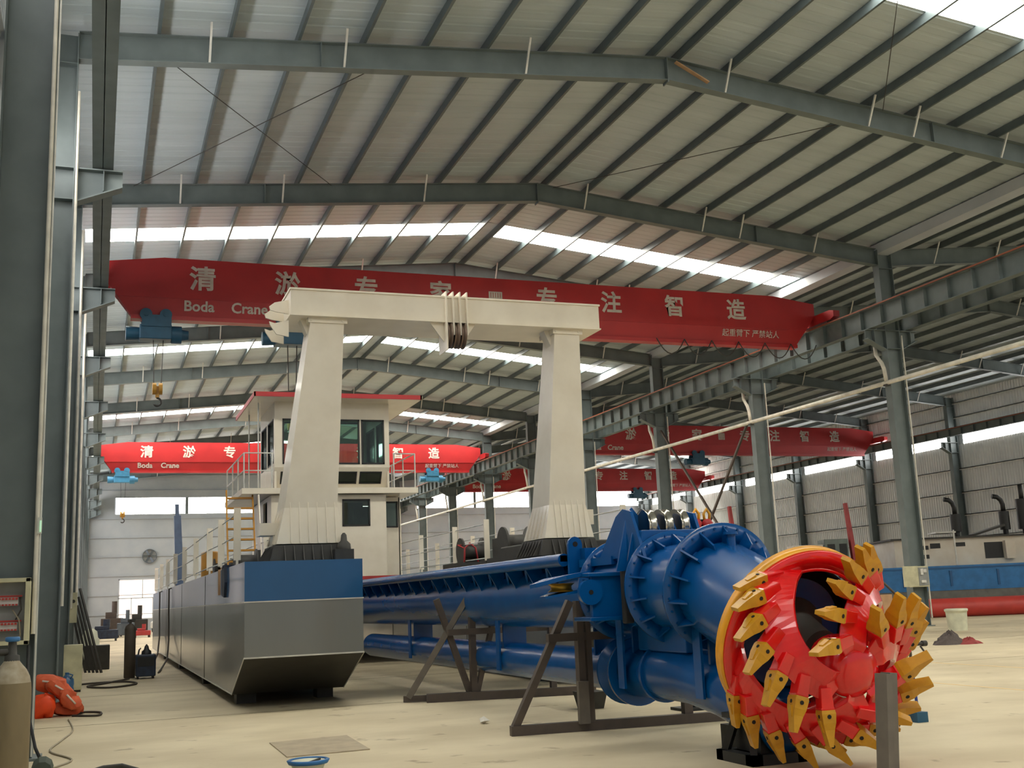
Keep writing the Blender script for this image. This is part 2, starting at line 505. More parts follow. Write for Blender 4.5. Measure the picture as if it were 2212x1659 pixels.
# far wall: flat panels with window band and a roller-door window
mb = MB()
XW = [1.6, 9.3, 12.3, 28.0, 31.9, 58.0]
def rectwall(mb, x0, x1, z0, z1, holes, y):
    xs = sorted(set([x0, x1] + [h[0] for h in holes] + [h[1] for h in holes]))
    zs = sorted(set([z0, z1] + [h[2] for h in holes] + [h[3] for h in holes]))
    for i in range(len(xs) - 1):
        for j in range(len(zs) - 1):
            xm, zm = (xs[i] + xs[i + 1]) / 2, (zs[j] + zs[j + 1]) / 2
            if any(h[0] < xm < h[1] and h[2] < zm < h[3] for h in holes): continue
            mb.box(xs[i], xs[i + 1], y, y + .12, zs[j], zs[j + 1])
FH = [(1.6, 28.2, 11.05, 12.62), (31.4, 57.6, 11.3, 12.95), (2.17, 5.65, 1.2, 4.8)]
rectwall(mb, XL, XR, 0, 14.9, FH, YB1)
mb.prism([(XL, YB1, 14.85), (XM, YB1, 14.85), (RIDGE1, YB1, 16.5)], (0, .12, 0))
mb.prism([(XM, YB1, 14.85), (XR, YB1, 14.85), (RIDGE2, YB1, 16.5)], (0, .12, 0))
mb.build('wall_far', M['wallfar'], kind='structure')
for (x0, x1, z0, z1) in FH[:2]:
    n = 4
    for k in range(n):
        a = x0 + (x1 - x0) * k / n; b = x0 + (x1 - x0) * (k + 1) / n
        w = MB(); w.box(a + .1, b - .1, YB1 + .03, YB1 + .06, z0, z1)
        w.build('window_%d' % wn, M['window'], kind='structure'); wn += 1
        w = MB(); w.box(b - .14, b + .14, YB1 - .05, YB1 + .1, z0, z1); w.build('trim_%d' % wn, M['steel'], kind='structure')
w = MB(); w.box(2.17, 5.65, YB1 + .05, YB1 + .08, 1.2, 4.8); wo = w.build('window_%d' % wn, M['windowwarm'], kind='structure')
w = MB()
for (x0, x1, z0, z1) in ((2.1, 2.2, 1.1, 4.9), (5.6, 5.7, 1.1, 4.9), (2.1, 5.7, 4.8, 4.9), (2.1, 5.7, 1.1, 1.2), (2.1, 5.7, 3.05, 3.14), (4.25, 4.32, 3.1, 4.8), (3.25, 3.32, 1.2, 3.1), (5.2, 5.26, 1.2, 3.1)):
    w.box(x0, x1, YB1 - .04, YB1 + .06, z0, z1)
w.build('trim_%d' % wn, M['wallsheet'], kind='structure'); wn += 1
# girts
t = 1000
for z in (1.6, 3.4, 5.2, 7.0, 8.8, 10.6, 13.3):
    w = MB(); w.box(XL, XR, YB1 - .12, YB1, z - .03, z + .03); w.build('trim_%d' % t, M['wallfar'], kind='structure'); t += 1
for z in (1.3, 3.0, 4.6, 6.2, 7.8, 9.5, 13.25, 14.3):
    w = MB(); w.box(XR - .2, XR - .04, YB0, YB1, z - .03, z + .03); w.box(XR - .2, XR - .185, YB0, YB1, z - .1, z + .03); w.build('trim_%d' % t, M['girt'], kind='structure'); t += 1
    w = MB(); w.box(XL + .04, XL + .2, YB0, YB1, z - .03, z + .03); w.build('trim_%d' % t, M['wallsheet'], kind='structure'); t += 1

# steel frames ------------------------------------------------------
def column(name, x, y, ztop, label, group, sides, fx, wid=.35, dep=.68, zc=11.42):
    t = thing(name, (x, y, 0), label, 'column', group)
    c = MB()
    c.box(x - dep / 2, x - dep / 2 + .025, y - wid / 2, y + wid / 2, 0.03, ztop)
    c.box(x + dep / 2 - .025, x + dep / 2, y - wid / 2, y + wid / 2, 0.03, ztop)
    c.box(x - dep / 2 + .025, x + dep / 2 - .025, y - .01, y + .01, 0.03, ztop)
    for z in (zc - .02, zc - .75, ztop - .75):
        c.box(x - dep / 2 + .025, x + dep / 2 - .025, y - wid / 2, y + wid / 2, z, z + .02)
    c.build('shaft', M['steel'], t)
    b = MB(); b.box(x - dep / 2 - .1, x + dep / 2 + .1, y - wid / 2 - .1, y + wid / 2 + .1, 0, .03)
    b.build('base_plate', M['steel'], t)
    for sg in sides:
        b = MB(); xa = x + sg * dep / 2; xb = x + sg * (dep / 2 + fx)
        b.box(min(xa, xb), max(xa, xb), y - wid / 2, y + wid / 2, zc - .03, zc)
        b.prism([(xa, y - .01, zc - .03), (xb, y - .01, zc - .03), (xb, y - .01, zc - .38), (xa, y - .01, zc - .78)], (0, .02, 0))
        b.prism([(xb, y - wid / 2, zc - .36), (xb, y - wid / 2, zc - .39), (xa, y - wid / 2, zc - .81), (xa, y - wid / 2, zc - .78)], (0, wid, 0))
        xm = (xa + xb) / 2 + sg * .1
        b.box(xm - .01, xm + .01, y - wid / 2, y + wid / 2, zc - .5, zc - .03)
        b.build('bracket', M['steel'], t)
    return t
for k, y in enumerate(FY):
    w_ = ORD[k]
    column('steel_column', -1.0, y, roofz(-1.0) - .3, 'grey steel column of the left wall row, %s from the camera' % w_, 'left wall columns', (1,), 1.0)
    if k == 1:
        column('steel_column', 29.2, y, roofz(29.2) - .3, 'grey steel column between the halls, just beyond the right edge of the view', 'columns between the halls', (1, -1), .85)
    if k >= 2:
        column('steel_column', 29.2, y, roofz(29.2) - .3, 'grey steel column between the two halls, %s from the camera' % ORD[k - 2], 'columns between the halls', (1, -1), .85)
    if k >= 4:
        column('steel_column', 58.25, y, roofz(58.2) - .3, 'blue-grey column against the right wall, %s from the camera' % ORD[k - 4], 'right wall columns', (-1,), .75)

def rafter(y, x0, x1, xr, label, group):
    t = thing('roof_rafter', ((x0 + x1) / 2, y, roofz(x0) - 1.0), label, 'rafter', group)
    mb = MB()
    for a, b in ((x0, xr), (xr, x1)):
        za, zb = roofz(a + (.01 if a < xr else 0)) - .26, roofz(b - (.01 if b > xr else 0)) - .26
        dz = .66
        mb.prism([(a, y - .01, za), (b, y - .01, zb), (b, y - .01, zb - dz), (a, y - .01, za - dz)], (0, .02, 0))
        mb.prism([(a, y - .14, za), (b, y - .14, zb), (b, y - .14, zb - .02), (a, y - .14, za - .02)], (0, .28, 0))
        mb.prism([(a, y - .14, za - dz), (b, y - .14, zb - dz), (b, y - .14, zb - dz - .02), (a, y - .14, za - dz - .02)], (0, .28, 0))
    zr = roofz(xr) - .26
    mb.box(xr - .015, xr + .015, y - .15, y + .15, zr - .75, zr)
    for q in (x0 + 5.5, x1 - 5.5):
        zq = roofz(q) - .26; mb.box(q - .012, q + .012, y - .14, y + .14, zq - .68, zq)
    mb.build('beam', M['steel'], t)
    # fly braces: short pale angles from the lower flange to a purlin
    for x in [xr - 12.2, xr - 9.0, xr - 4.2, xr + 1.8, xr + 6.6, xr + 8.2, xr + 11.5]:
        if not (x0 + .5 < x < x1 - .5): continue
        z1 = roofz(x) - .1; z0 = roofz(x) - .26 - .64
        f = MB(); f.bar((x, y - .55, z1), (x, y - .1, z0), .05, .05); f.build('fly_brace', M['girt'], t, label='pale fly brace')
    return t
for k, y in enumerate(FY):
    if k >= 1:
        rafter(y, -.66, 28.86, RIDGE1, 'dark grey roof rafter of the near hall, %s from the camera' % ORD[k - 1], 'near hall rafters')
    if k >= 2:
        rafter(y, 29.54, 57.9, RIDGE2, 'dark grey roof rafter of the right-hand hall, %s from the camera' % ORD[k - 2], 'right hall rafters')

def purlin(x, label, group):
    z = roofz(x) - .005
    s = 1
    mb = MB()
    mb.box(x - .035, x + .035, YB0, YB1, z - .012, z)
    mb.box(x - .035, x - .025, YB0, YB1, z - .24, z - .012)
    mb.box(x - .035, x + .035, YB0, YB1, z - .252, z - .24)
    mb.box(x + .028, x + .035, YB0, YB1, z - .24, z - .215)
    return mb.build('roof_purlin', M['purlin'], label=label, cat='purlin', group=group)
for k in range(9):
    purlin(RIDGE1 - .38 - 1.62 * k, 'thin roof purlin of the near hall, %s left of the ridge' % ('first' if k == 0 else ORD[k]), 'near hall purlins')
    purlin(RIDGE1 + .38 + 1.58 * k, 'thin roof purlin of the near hall, %s right of the ridge' % ('first' if k == 0 else ORD[k]), 'near hall purlins')
    purlin(RIDGE2 - .38 - 1.62 * k, 'thin roof purlin of the right-hand hall, %s left of its ridge' % ('first' if k == 0 else ORD[k]), 'right hall purlins')
    purlin(RIDGE2 + .38 + 1.58 * k, 'thin roof purlin of the right-hand hall, %s right of its ridge' % ('first' if k == 0 else ORD[k]), 'right hall purlins')

# gutter valley and eave struts as trim
mb = MB(); mb.box(XM - .3, XM + .3, YB0, YB1, 14.55, 14.6); mb.box(XM - .3, XM - .27, YB0, YB1, 14.6, 14.95); mb.box(XM + .27, XM + .3, YB0, YB1, 14.6, 14.95)
mb.build('trim_2001', M['wallsheet'], kind='structure')

def runway(x, label, inward, ztop=12.28, dep=.82, cond=True, fw=.16):
    t = thing('crane_runway_beam', (x, 60, ztop - dep), label, 'crane runway')
    y0 = 5.66; y1 = YB1 - .1
    b = MB(); zt, zb = ztop - .03, ztop - dep
    b.box(x - .2, x + .2, y0, y1, zt - .02, zt); b.box(x - fw, x + fw, y0, y1, zb, zb + .02); b.box(x - .008, x + .008, y0, y1, zb, zt)
    y = y0 + .4
    while y < y1:
        b.box(x - .17, x + .17, y - .008, y + .008, zb + .05, zt - .02); y += 1.22
    b.build('beam', M['steel'], t)
    r = MB(); r.box(x - .035, x + .035, y0, y1, zt, zt + .1); r.build('rail', M['rust'], t)
    if not cond: return t
    c = MB(); c.box(x + inward * .24, x + inward * .28, y0, y1, zt - .02, zt + .03); c.build('conductor_bar', M['orangecable'], t, label='orange conductor bar')
    return t
runway(-.08, 'grey crane runway beam carried along the left wall columns', -1, cond=False, fw=.22)
runway(28.32, 'ribbed grey runway beam with orange conductor, near side of middle columns', 1 - 2)
runway(30.08, 'grey runway beam on the far side of the middle columns', 1)
runway(57.35, 'grey runway beam along the right wall under its windows', -1, 12.28, .55)

# cross bracing between two middle columns
for (a, b, l) in (((29.12, 54.3, 10.4), (29.12, 44.9, .6), 'dark diagonal brace rod rising away from the camera between middle columns'),
                  ((29.28, 44.9, 10.4), (29.28, 54.3, .6), 'dark diagonal brace rod falling away from the camera between middle columns')):
    mb = MB(); mb.bar((a[0], a[1], a[2]), (b[0], b[1], b[2]), .1, .1); mb.build('brace_rod', M['rust'], label=l, cat='brace')

# long pale pipe with downpipes on the middle columns
t = thing('rain_pipe', (28.75, 60, 9.3), 'long pale rainwater pipe sloping past the middle columns', 'pipe')
px = 28.72
mb = MB(); mb.tube([(px, 17, 9.3), (px, 40, 9.3), (px, 60, 9.35), (px, 90, 9.3), (px, 112, 9.3)], .085, 10); mb.build('main_pipe', M['pvc'], t)
for k in range(2, 11):
    y = FY[k] - .1
    mb = MB(); mb.tube([(px, y + .5, 11.3), (px, y + .45, 10.5), (px - .05, y + .1, 10.1), (px - .05, y, 9.85), (px, y, 9.35)], .075, 10)
    mb.build('downpipe', M['pvc'], t)
    mb = MB(); mb.box(px - .09, px + .09, y - .1, y + .1, 9.18, 9.24); mb.build('clamp', M['dark'], t)
# small white conduits on middle column edges
for k in range(2, 11):
    y = FY[k]
    mb = MB(); mb.cyl((29.58, y - .21, .3), (29.58, y - .21, 11.2), .03, seg=8)
    mb.build('conduit', M['pvc'], label='thin white conduit up the %s middle column from the camera' % ORD[k - 2], cat='conduit', group='middle column conduits')

mb = MB(); mb.bar((14.62, 25.0, 16.0), (15.62, 25.0, 15.52), .03, .13, (0, 1, 0)); mb.v = [(x, y, z) for x, y, z in mb.v]
mb.build('timber_strip', M['wood'], label='short tan timber strip fixed on the nearest rafter by the ridge', cat='timber')
for i, (xa, xb, ya, yb, l) in enumerate(((.8, 7.0, 25.4, 34.8, 'left slope, first'), (7.0, .8, 25.4, 34.8, 'left slope, crossing it'), (15.0, 21.5, 15.6, 25.0, 'right slope over the first bay'), (21.5, 15.0, 25.4, 34.8, 'right slope over the second bay'))):
    mb = MB(); mb.cyl((xa, ya, roofz(xa) - .34), (xb, yb, roofz(xb) - .34), .012, seg=6)
    mb.build('roof_brace_rod', M['rope'], label='thin roof brace rod under the near hall roof, ' + l, cat='rod')

t_id = 4001
for k in range(3, 10):
    mb = MB(); mb.box(-1.49, -1.47, FY[k] + .9, FY[k + 1] - .9, 1.9, 6.4) if k < 10 else None
    mb.build('window_%d' % wn, M['sidelight'], kind='structure'); wn += 1
    for z in (1.86, 4.1, 6.4):
        mb = MB(); mb.box(-1.5, -1.42, FY[k] + .85, FY[k + 1] - .85, z, z + .06); mb.build('trim_%d' % t_id, M['girt'], kind='structure'); t_id += 1
# ================================================================== OVERHEAD CRANES
def crane(y, x0, x1, label, hoists, span_tag):
    """girder from rail x0 to rail x1"""
    t = thing('overhead_crane', ((x0 + x1) / 2, y, 12.3), label, 'crane', 'red overhead cranes')
    zt, zm, zb = 13.6, 12.18, 11.55
    xa, xb = x0 + .02, x1 - .1
    sl = 2.0
    zend0 = 13.35
    # profile in XZ of the upper box
    prof = [(xa, zend0), (xa + sl, zt), (xb - sl, zt), (xb, zend0), (xb, 12.84), (xb - .5, zm), (xa + .5, zm), (xa, 12.84)]
    g = MB(); g.prism([(a, y - .26, b) for a, b in prof], (0, .52, 0))
    # tapering lower web and the hoist track
    lo = [(xa + .5, zm), (xb - .5, zm), (xb - .95, zb), (xa + .95, zb)]
    f = [(a, y - (.24 if b > 12 else .12), b) for a, b in lo]; bk = [(a, y + (.24 if b > 12 else .12), b) for a, b in lo]
    n = 4
    g.add(f + bk, [(0, 1, 2, 3)[::-1], (4, 5, 6, 7), (0, 1, 5, 4), (1, 2, 6, 5), (2, 3, 7, 6), (3, 0, 4, 7)])
    g.box(xa + .95, xb - .95, y - .22, y + .22, zb - .12, zb + .02)
    g.build('girder', M['red'], t)
    for x in (x0, x1):
        e = MB(); e.box(x - .15, x + .15, y - 1.35, y + 1.35, 12.42, 12.82)
        e.prism([(x - .15, y - 1.35, 12.42), (x - .15, y - 1.6, 12.5), (x - .15, y - 1.6, 12.75), (x - .15, y - 1.35, 12.82)], (.3, 0, 0))
        en = e.build('end_carriage', M['red'], t)
        for yy in (y - 1.1, y + 1.1):
            w = MB(); w.cyl((x - .06, yy, 12.49), (x + .06, yy, 12.49), .13, seg=16); w.build('wheel', M['dark'], en)
    L = x1 - x0
    chars = [('清', .116), ('淤', .218), ('专', .318), ('家', .417), ('专', .567), ('注', .663), ('智', .762), ('造', .862)]
    yf = y - .268
    for c, fx in chars:
        mb = MB(); mb.merge(text_mesh(c, .90, .022), facing_front(x0 + L * fx, yf, 12.86))
        mb.build('lettering', M['letter'], t, label='pale character %s' % c)
    mb = MB(); xx = x0 + L * .493; 
    for k in range(6): mb.box(xx - .27 + k * .094, xx - .27 + k * .094 + .07, yf - .006, yf, 12.58, 13.08)
    mb.box(xx - .27, xx + .27, yf - .004, yf, 12.58, 12.62); mb.box(xx - .27, xx + .27, yf - .004, yf, 12.82, 12.85); mb.box(xx - .27, xx + .27, yf - .004, yf, 13.04, 13.08)
    mb.build('lettering', M['letter'], t, label='pale striped square mark')
    def low(s, fx, size, bold, z=11.93):
        yy = y - (.12 + (.12) * (z - zb) / (zm - zb)) - .02
        mb = MB(); mb.merge(text_mesh(s, size, bold), Matrix.Translation((x0 + L * fx, yy, z)) @ Matrix.Rotation(PI / 2 + math.atan2(.12, zm - zb), 4, 'X'))
        mb.build('lettering', M['letter'], t)
    low('Boda', .112, .50, .012); low('Crane', .172, .50, .012)
    low('起重臂下 严禁站人', .885, .33, .0)
    for (fx, hz, light) in hoists:
        hoist(x0 + L * fx, y, zb - .1, hz, light, span_tag)
    return t

hc = [0]
def hoist(x, y, z, hookz, light, where):
    m = M['hoistlight'] if light else M['hoist']
    lab = where[hc[0]] if isinstance(where, list) else where
    hc[0] += 1
    t = thing('rope_hoist', (x, y, z), lab, 'hoist', 'blue rope hoists')
    b = MB()
    b.box(x - .62, x + .42, y - .32, y + .32, z - .72, z - .22)
    b.build('drum_housing', m, t, bevel=.03)
    b = MB(); b.cyl((x - 1.05, y, z - .5), (x - .62, y, z - .5), .25, .22); b.build('motor', m, t)
    b = MB(); b.cyl((x + .42, y, z - .5), (x + .75, y, z - .5), .3, .3); b.cyl((x + .75, y, z - .5), (x + .98, y, z - .5), .2, .16); b.build('gearbox', m, t)
    for xx in (x - .42, x + .22):
        for yy in (y - .3, y + .3):
            w = MB(); w.cyl((xx, yy - .05, z + .12), (xx, yy + .05, z + .12), .2, seg=18); w.cyl((xx, yy - .08, z + .12), (xx, yy + .08, z + .12), .08, seg=10); w.build('trolley_wheel', m, t)
    for ya, yb in ((y - .36, y - .3), (y + .3, y + .36)):
        w = MB(); w.box(x - .55, x + .4, ya, yb, z - .3, z + .1); w.build('trolley_plate', m, t)
    if hookz is None: return t
    r = MB()
    for dx in (-.16, .16):
        for dy in (-.05, .05):
            r.cyl((x + dx, y + dy, z - .7), (x + dx * .7, y + dy, hookz + .35), .012, seg=6)
    r.build('wire_rope', M['rope'], t)
    h = MB(); h.cyl((x - .16, y, hookz + .32), (x - .04, y, hookz + .32), .2, seg=18); h.cyl((x + .04, y, hookz + .32), (x + .16, y, hookz + .32), .2, seg=18)
    h.box(x - .06, x + .06, y - .08, y + .08, hookz + .02, hookz + .4)
    h.build('hook_block', M['hook'], t)
    pts = [(x, y, hookz + .05)] + [(x + .13 * math.sin(a), y, hookz - .13 + .13 * math.cos(a)) for a in [R(d) for d in range(0, 255, 20)]]
    h = MB(); h.tube(pts, [.035] * (len(pts) - 4) + [.045, .04, .03, .015], 8); h.build('hook', M['dark'], t)
    return t

LAB = ['dark teal rope hoist hanging at the left end of the nearest red crane',
       'dark teal rope hoist on the nearest red crane, half behind the white gantry beam end',
       'pale blue rope hoist at the left end of the bright red crane at the back',
       'pale blue rope hoist at the right end of the bright red crane at the back',
       'dark hoist under the larger red crane of the right-hand hall',
       'dark hoist under the farthest red crane of the right-hand hall']
crane(38.6, -.08, 28.32, 'nearest red overhead crane with pale characters, spanning above the white gantry', [(.066, 8.75, 0), (.225, 7.6, 0)], LAB)
fz = MB(); P = []
for k in range(6):
    xa_ = 20.6 + k * 1.25
    for i in range(9):
        u = i / 8; P.append((xa_ + 1.25 * u, 38.25, 11.55 - .62 * (1 - (2 * u - 1) ** 2)))
fz.tube(P, .022, 6); fz.build('festoon_cable', M['rope'], bpy.data.objects['overhead_crane'], label='looped cable under the girder')
crane(82.9, -.08, 28.32, 'bright red overhead crane at the back of the near hall, behind the wheelhouse', [(.062, 8.2, 1), (.86, None, 1)], LAB)
crane(72.0, 30.08, 57.35, 'red overhead crane of the right-hand hall, closer and higher in view', [(.42, None, 0)], LAB)
crane(98.3, 30.08, 57.35, 'red overhead crane of the right-hand hall, farthest away by the end wall', [(.72, None, 0)], LAB)
# ================================================================== THE DREDGER
DK = 2.45
def pontoon(x0, x1, y0, y1, lab):
    g = thing('pontoon', ((x0 + x1) / 2, y0, 0.2), lab, 'pontoon')
    def sec(z0, z1, ya, yb, mtl, nm, lab):
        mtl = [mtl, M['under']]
        # side profile with raked bow: ya = front y at z0, yb = front y at z1
        mb = MB(); mb.prism([(x0, ya, z0), (x0, y1, z0), (x0, y1, z1), (x0, yb, z1)], (x1 - x0, 0, 0))
        if ya != yb: mb.m[2] = 1; mb.m[5] = 1  # rake and bottom faces take the colour darkened for hull shade
        return mb.build(nm, mtl, g, label=lab)
    sec(.2, .89, y0 + 1.75, y0, M['greyhull'], 'bottom_rake', 'raked bottom with painted hull shade')
    sec(.89, 1.80, y0, y0, M['greyhull'], 'side_plating', 'grey lower plating')
    sec(1.80, DK, y0, y0, M['bluehull'], 'topside', 'blue upper plating')
    mb = MB()
    for (xx0, xx1, yy0, yy1) in ((x0 - .012, x1 + .012, y0 - .012, y0 + .002),):
        mb.box(xx0, xx1, yy0, yy1, .875, .9); mb.box(xx0, xx1, yy0, yy1, 1.79, 1.81)
    for xx in (x0 - .012, x1):
        mb.box(xx, xx + .012, y0, y1, 1.79, 1.81); mb.box(xx, xx + .012, y0 + 1.75, y1, .195, .215)
        mb.prism([(xx, y0, .9), (xx, y0, .875), (xx, y0 + 1.75, .19), (xx, y0 + 1.75, .215)], (.012, 0, 0))
    mb.build('weld_seam', M['girt'], g, label='pale weld and paint line')
    d = MB(); d.box(x0, x1, y0, y1, DK, DK + .02); d.build('deck', M['bluehull'], g)
    s = MB()
    for yy in (26.5, 33.8, 41.0): s.box(x0 - .006, x0 + .0, yy, yy + .03, .2, DK)
    s.build('joint_strip', M['dark'], g)
    return g
pl = pontoon(2.35, 4.36, 19.33, 50.7, 'left dredger pontoon, blue over grey with a raked bow, its whole side in view')
pr = pontoon(8.54, 10.55, 19.33, 50.7, 'right dredger pontoon, mostly hidden behind the blue cutter ladder')
# keel blocks and bollards on deck
for (x, y, w) in ((2.65, 21.6, .35), (4.12, 21.75, .3), (2.6, 28, .3), (4.1, 28, .3), (2.6, 36, .3), (4.1, 36, .3), (2.6, 44, .3), (4.1, 44, .3), (8.9, 22, .3), (10.2, 22, .3), (8.9, 34, .3), (10.2, 34, .3), (8.9, 46, .3), (10.2, 46, .3)):
    i = int(y)
    mb = MB(); mb.box(x - w / 2, x + w / 2, y - .15, y + .25, 0, .2)
    near = (x < 5 and i == 21)
    lab = ('dark keel block under the front %s corner of the left pontoon' % ('left' if x < 3 else 'right')) if near else 'dark keel block under a pontoon, shaded by the hull'
    mb.build('keel_block', M['dark'], label=lab, cat='block', group='keel blocks')
# cross deck between the pontoons (behind the ladder well)
mb = MB(); mb.box(4.36, 8.54, 31.2, 50.5, 2.0, 2.45); mb.build('cross_deck', M['rust'], label='dark cross deck joining the two pontoons behind the ladder', cat='deck')
mb = MB(); mb.box(4.38, 8.5, 31.0, 31.18, 2.36, 2.45); mb.build('deck_edge_beam', M['boomred'], label='thin red edge beam in front of the deckhouse foot', cat='beam')
for k, (x, y) in enumerate(((4.9, 50.6), (6.4, 50.6))):
    pass

# gantry ------------------------------------------------------------
ga = thing('gantry', (6.45, 20.8, DK), 'tall cream white gantry, two tapering legs and a box beam over the dredger', 'gantry')
GY = 20.3
def gleg(xb0, xb1, xt0, xt1, side):
    z0, z1, zt = 2.98, 3.45, 6.92
    lg = MB()
    yb, yt = GY, GY + .02
    db, dt = .92, .62
    def ring(x0, x1, y0, d, z): return [(x0, y0, z), (x1, y0, z), (x1, y0 + d, z), (x0, y0 + d, z)]
    fl = ring(xb0 - .16, xb1 + .1, yb - .1, db + .25, z0 - .18) + ring(xb0, xb1, yb, db, z1)
    lg.hexa(fl)
    lg.hexa(ring(xb0, xb1, yb, db, z1) + ring(xt0, xt1, yt, dt, zt))
    lg.build('leg', M['white'], ga, label='tapering cream leg')
    # gussets at foot
    g = MB()
    n = 6
    for k in range(n):
        x = xb0 + .1 + (xb1 - xb0 - .15) * k / (n - 1)
        g.prism([(x - .008, yb + .0, z1 + .1), (x - .008, yb - .14, z0 - .17), (x - .008, yb + .05, z0 - .17)], (.016, 0, 0))
    for k in range(5):
        y = yb + .1 + .75 * k / 4
        g.prism([(xb0 + .03, y, z1 + .1), (xb0 - .2, y, z0 - .17), (xb0 + .05, y, z0 - .17)], (0, .016, 0))
    g.build('gusset', M['white'], ga)
    p = MB(); p.hexa([(xb0 - .28, yb - .14, DK + .02), (xb1 + .22, yb - .14, DK + .02), (xb1 + .22, yb + db + .2, DK + .02), (xb0 - .28, yb + db + .2, DK + .02)] +
                     [(xb0 - .2, yb - .1, z0 - .2), (xb1 + .12, yb - .1, z0 - .2), (xb1 + .12, yb + db + .16, z0 - .2), (xb0 - .2, yb + db + .16, z0 - .2)])
    p.build('pedestal', M['dark'], ga, label='dark iron pedestal')
    q = MB()
    for k in range(7):
        x = xb0 - .02 + (xb1 - xb0 + .04) * k / 6
        q.prism([(x - .01, yb - .1, z0 - .2), (x - .01, yb - .26, DK + .02), (x - .01, yb - .1, DK + .02)], (.02, 0, 0))
    q.build('pedestal_rib', M['dark'], ga); q = MB()
    for k in range(7):
        y = yb + .95 * k / 6
        q.prism([(xb0 - .2, y, z0 - .2), (xb0 - .38, y, DK + .02), (xb0 - .2, y, DK + .02)], (0, .02, 0))
    q.build('pedestal_rib', M['dark'], ga)
    # side bracket (hinge arm)
    b = MB()
    if side < 0:
        b.box(xb0 - .40, xb0 + .02, yb + .25, yb + .75, 2.98, 3.2); b.prism([(xb0 - .16, yb + .3, 2.98), (xb0 + .05, yb + .3, 2.98), (xb0 - .18, yb + .3, 2.78)], (0, .35, 0))
    else:
        b.box(xb1 - .02, xb1 + .32, yb + .35, yb + .75, 3.08, 3.38); b.prism([(xb1 - .05, yb + .35, 3.08), (xb1 + .2, yb + .35, 3.08), (xb1 + .02, yb + .35, 2.82)], (0, .35, 0))
    b.build('bracket', M['white'], ga)
    c = MB(); c.box(xt0 - .04, xt1 + .06, yt - .03, yt + dt + .1, zt, zt + .1)
    c.prism([(xt0 - .16, yt + dt * .3, zt + .1), (xt0 + .02, yt + dt * .3, zt + .1), (xt0 + .02, yt + dt * .3, zt - .3)], (0, .25, 0))
    for xx in (xt0 + .02, xt1 - .03): c.cyl((xx, yt - .045, zt + .05), (xx, yt - .02, zt + .05), .022, seg=8)
    c.build('capital', M['white'], ga)
gleg(3.17, 4.13, 3.66, 4.30, -1)
gleg(8.32, 9.10, 8.62, 9.17, 1)
b = MB(); b.box(3.28, 9.58, GY - .1, GY + 1.2, 7.02, 7.54); b.box(3.26, 9.60, GY - .13, GY + 1.23, 7.51, 7.545); b.box(3.26, 9.60, GY - .13, GY + 1.23, 7.015, 7.04)
b.build('crossbeam', M['white'], ga, label='cream box beam across the gantry legs')
for (z, up) in ((7.15, 1), (6.86, -1)):
    b = MB(); b.prism([(3.28, GY + .15, z + .22 if up > 0 else z + .12), (3.02, GY + .15, z + .16 if up > 0 else z + .05), (2.92, GY + .15, z + .08), (2.94, GY + .15, z + .01), (3.05, GY + .15, z - .02 if up > 0 else z - .16), (3.28, GY + .15, z - .05 if up > 0 else z - .2)], (0, .04, 0))
    b.build('end_lug', M['white'], ga, label='pointed cream lug on the beam end'); b = MB(); b.prism([(3.28, GY + .75, z + .22 if up > 0 else z + .12), (3.02, GY + .75, z + .16 if up > 0 else z + .05), (2.92, GY + .75, z + .08), (2.94, GY + .75, z + .01), (3.05, GY + .75, z - .02 if up > 0 else z - .16), (3.28, GY + .75, z - .05 if up > 0 else z - .2)], (0, .04, 0))
    b.build('end_lug', M['white'], ga, label='pointed cream lug on the beam end')
b = MB()
for x in (6.28, 6.42, 6.56, 6.70):
    b.box(x - .012, x + .012, GY - .2, GY + .35, 6.75 if x > 6.3 else 6.45, 7.62)
b.prism([(5.98, GY - .02, 7.03), (6.28, GY - .02, 7.03), (6.28, GY - .02, 6.62)], (0, .03, 0))
b.prism([(6.70, GY - .02, 7.03), (6.92, GY - .02, 7.03), (6.70, GY - .02, 6.72)], (0, .03, 0))
b.build('sheave_plate', M['white'], ga)
for x in (6.35, 6.49, 6.63):
    s = MB(); s.lathe((x - .05, GY + .05, 6.80), (1, 0, 0), [(0, .27), (.02, .27), (.035, .22), (.065, .22), (.08, .27), (.1, .27)], 28)
    s.build('sheave', M['brownsheave'], ga, label='brown rope sheave')

# deckhouse and wheelhouse -------------------------------------------
HY = 32.0
dh = thing('deckhouse', (6.4, HY, DK), 'white two-storey deckhouse with a wheelhouse under a red-edged roof', 'deckhouse')
def wallx(x0, x1, z0, z1, y, th, holes):
    mb = MB(); 
    xs = sorted(set([x0, x1] + [h[0] for h in holes] + [h[1] for h in holes])); zs = sorted(set([z0, z1] + [h[2] for h in holes] + [h[3] for h in holes]))
    for i in range(len(xs) - 1):
        for j in range(len(zs) - 1):
            xm, zm = (xs[i] + xs[i + 1]) / 2, (zs[j] + zs[j + 1]) / 2
            if any(h[0] < xm < h[1] and h[2] < zm < h[3] for h in holes): continue
            mb.box(xs[i], xs[i + 1], y, y + th, zs[j], zs[j + 1])
    return mb
def wally(y0, y1, z0, z1, x, th, holes):
    mb = MB()
    ys = sorted(set([y0, y1] + [h[0] for h in holes] + [h[1] for h in holes])); zs = sorted(set([z0, z1] + [h[2] for h in holes] + [h[3] for h in holes]))
    for i in range(len(ys) - 1):
        for j in range(len(zs) - 1):
            ym, zm = (ys[i] + ys[i + 1]) / 2, (zs[j] + zs[j + 1]) / 2
            if any(h[0] < ym < h[1] and h[2] < zm < h[3] for h in holes): continue
            mb.box(x, x + th, ys[i], ys[i + 1], zs[j], zs[j + 1])
    return mb
lowh = [(6.66, 7.46, 3.92, 4.68)]
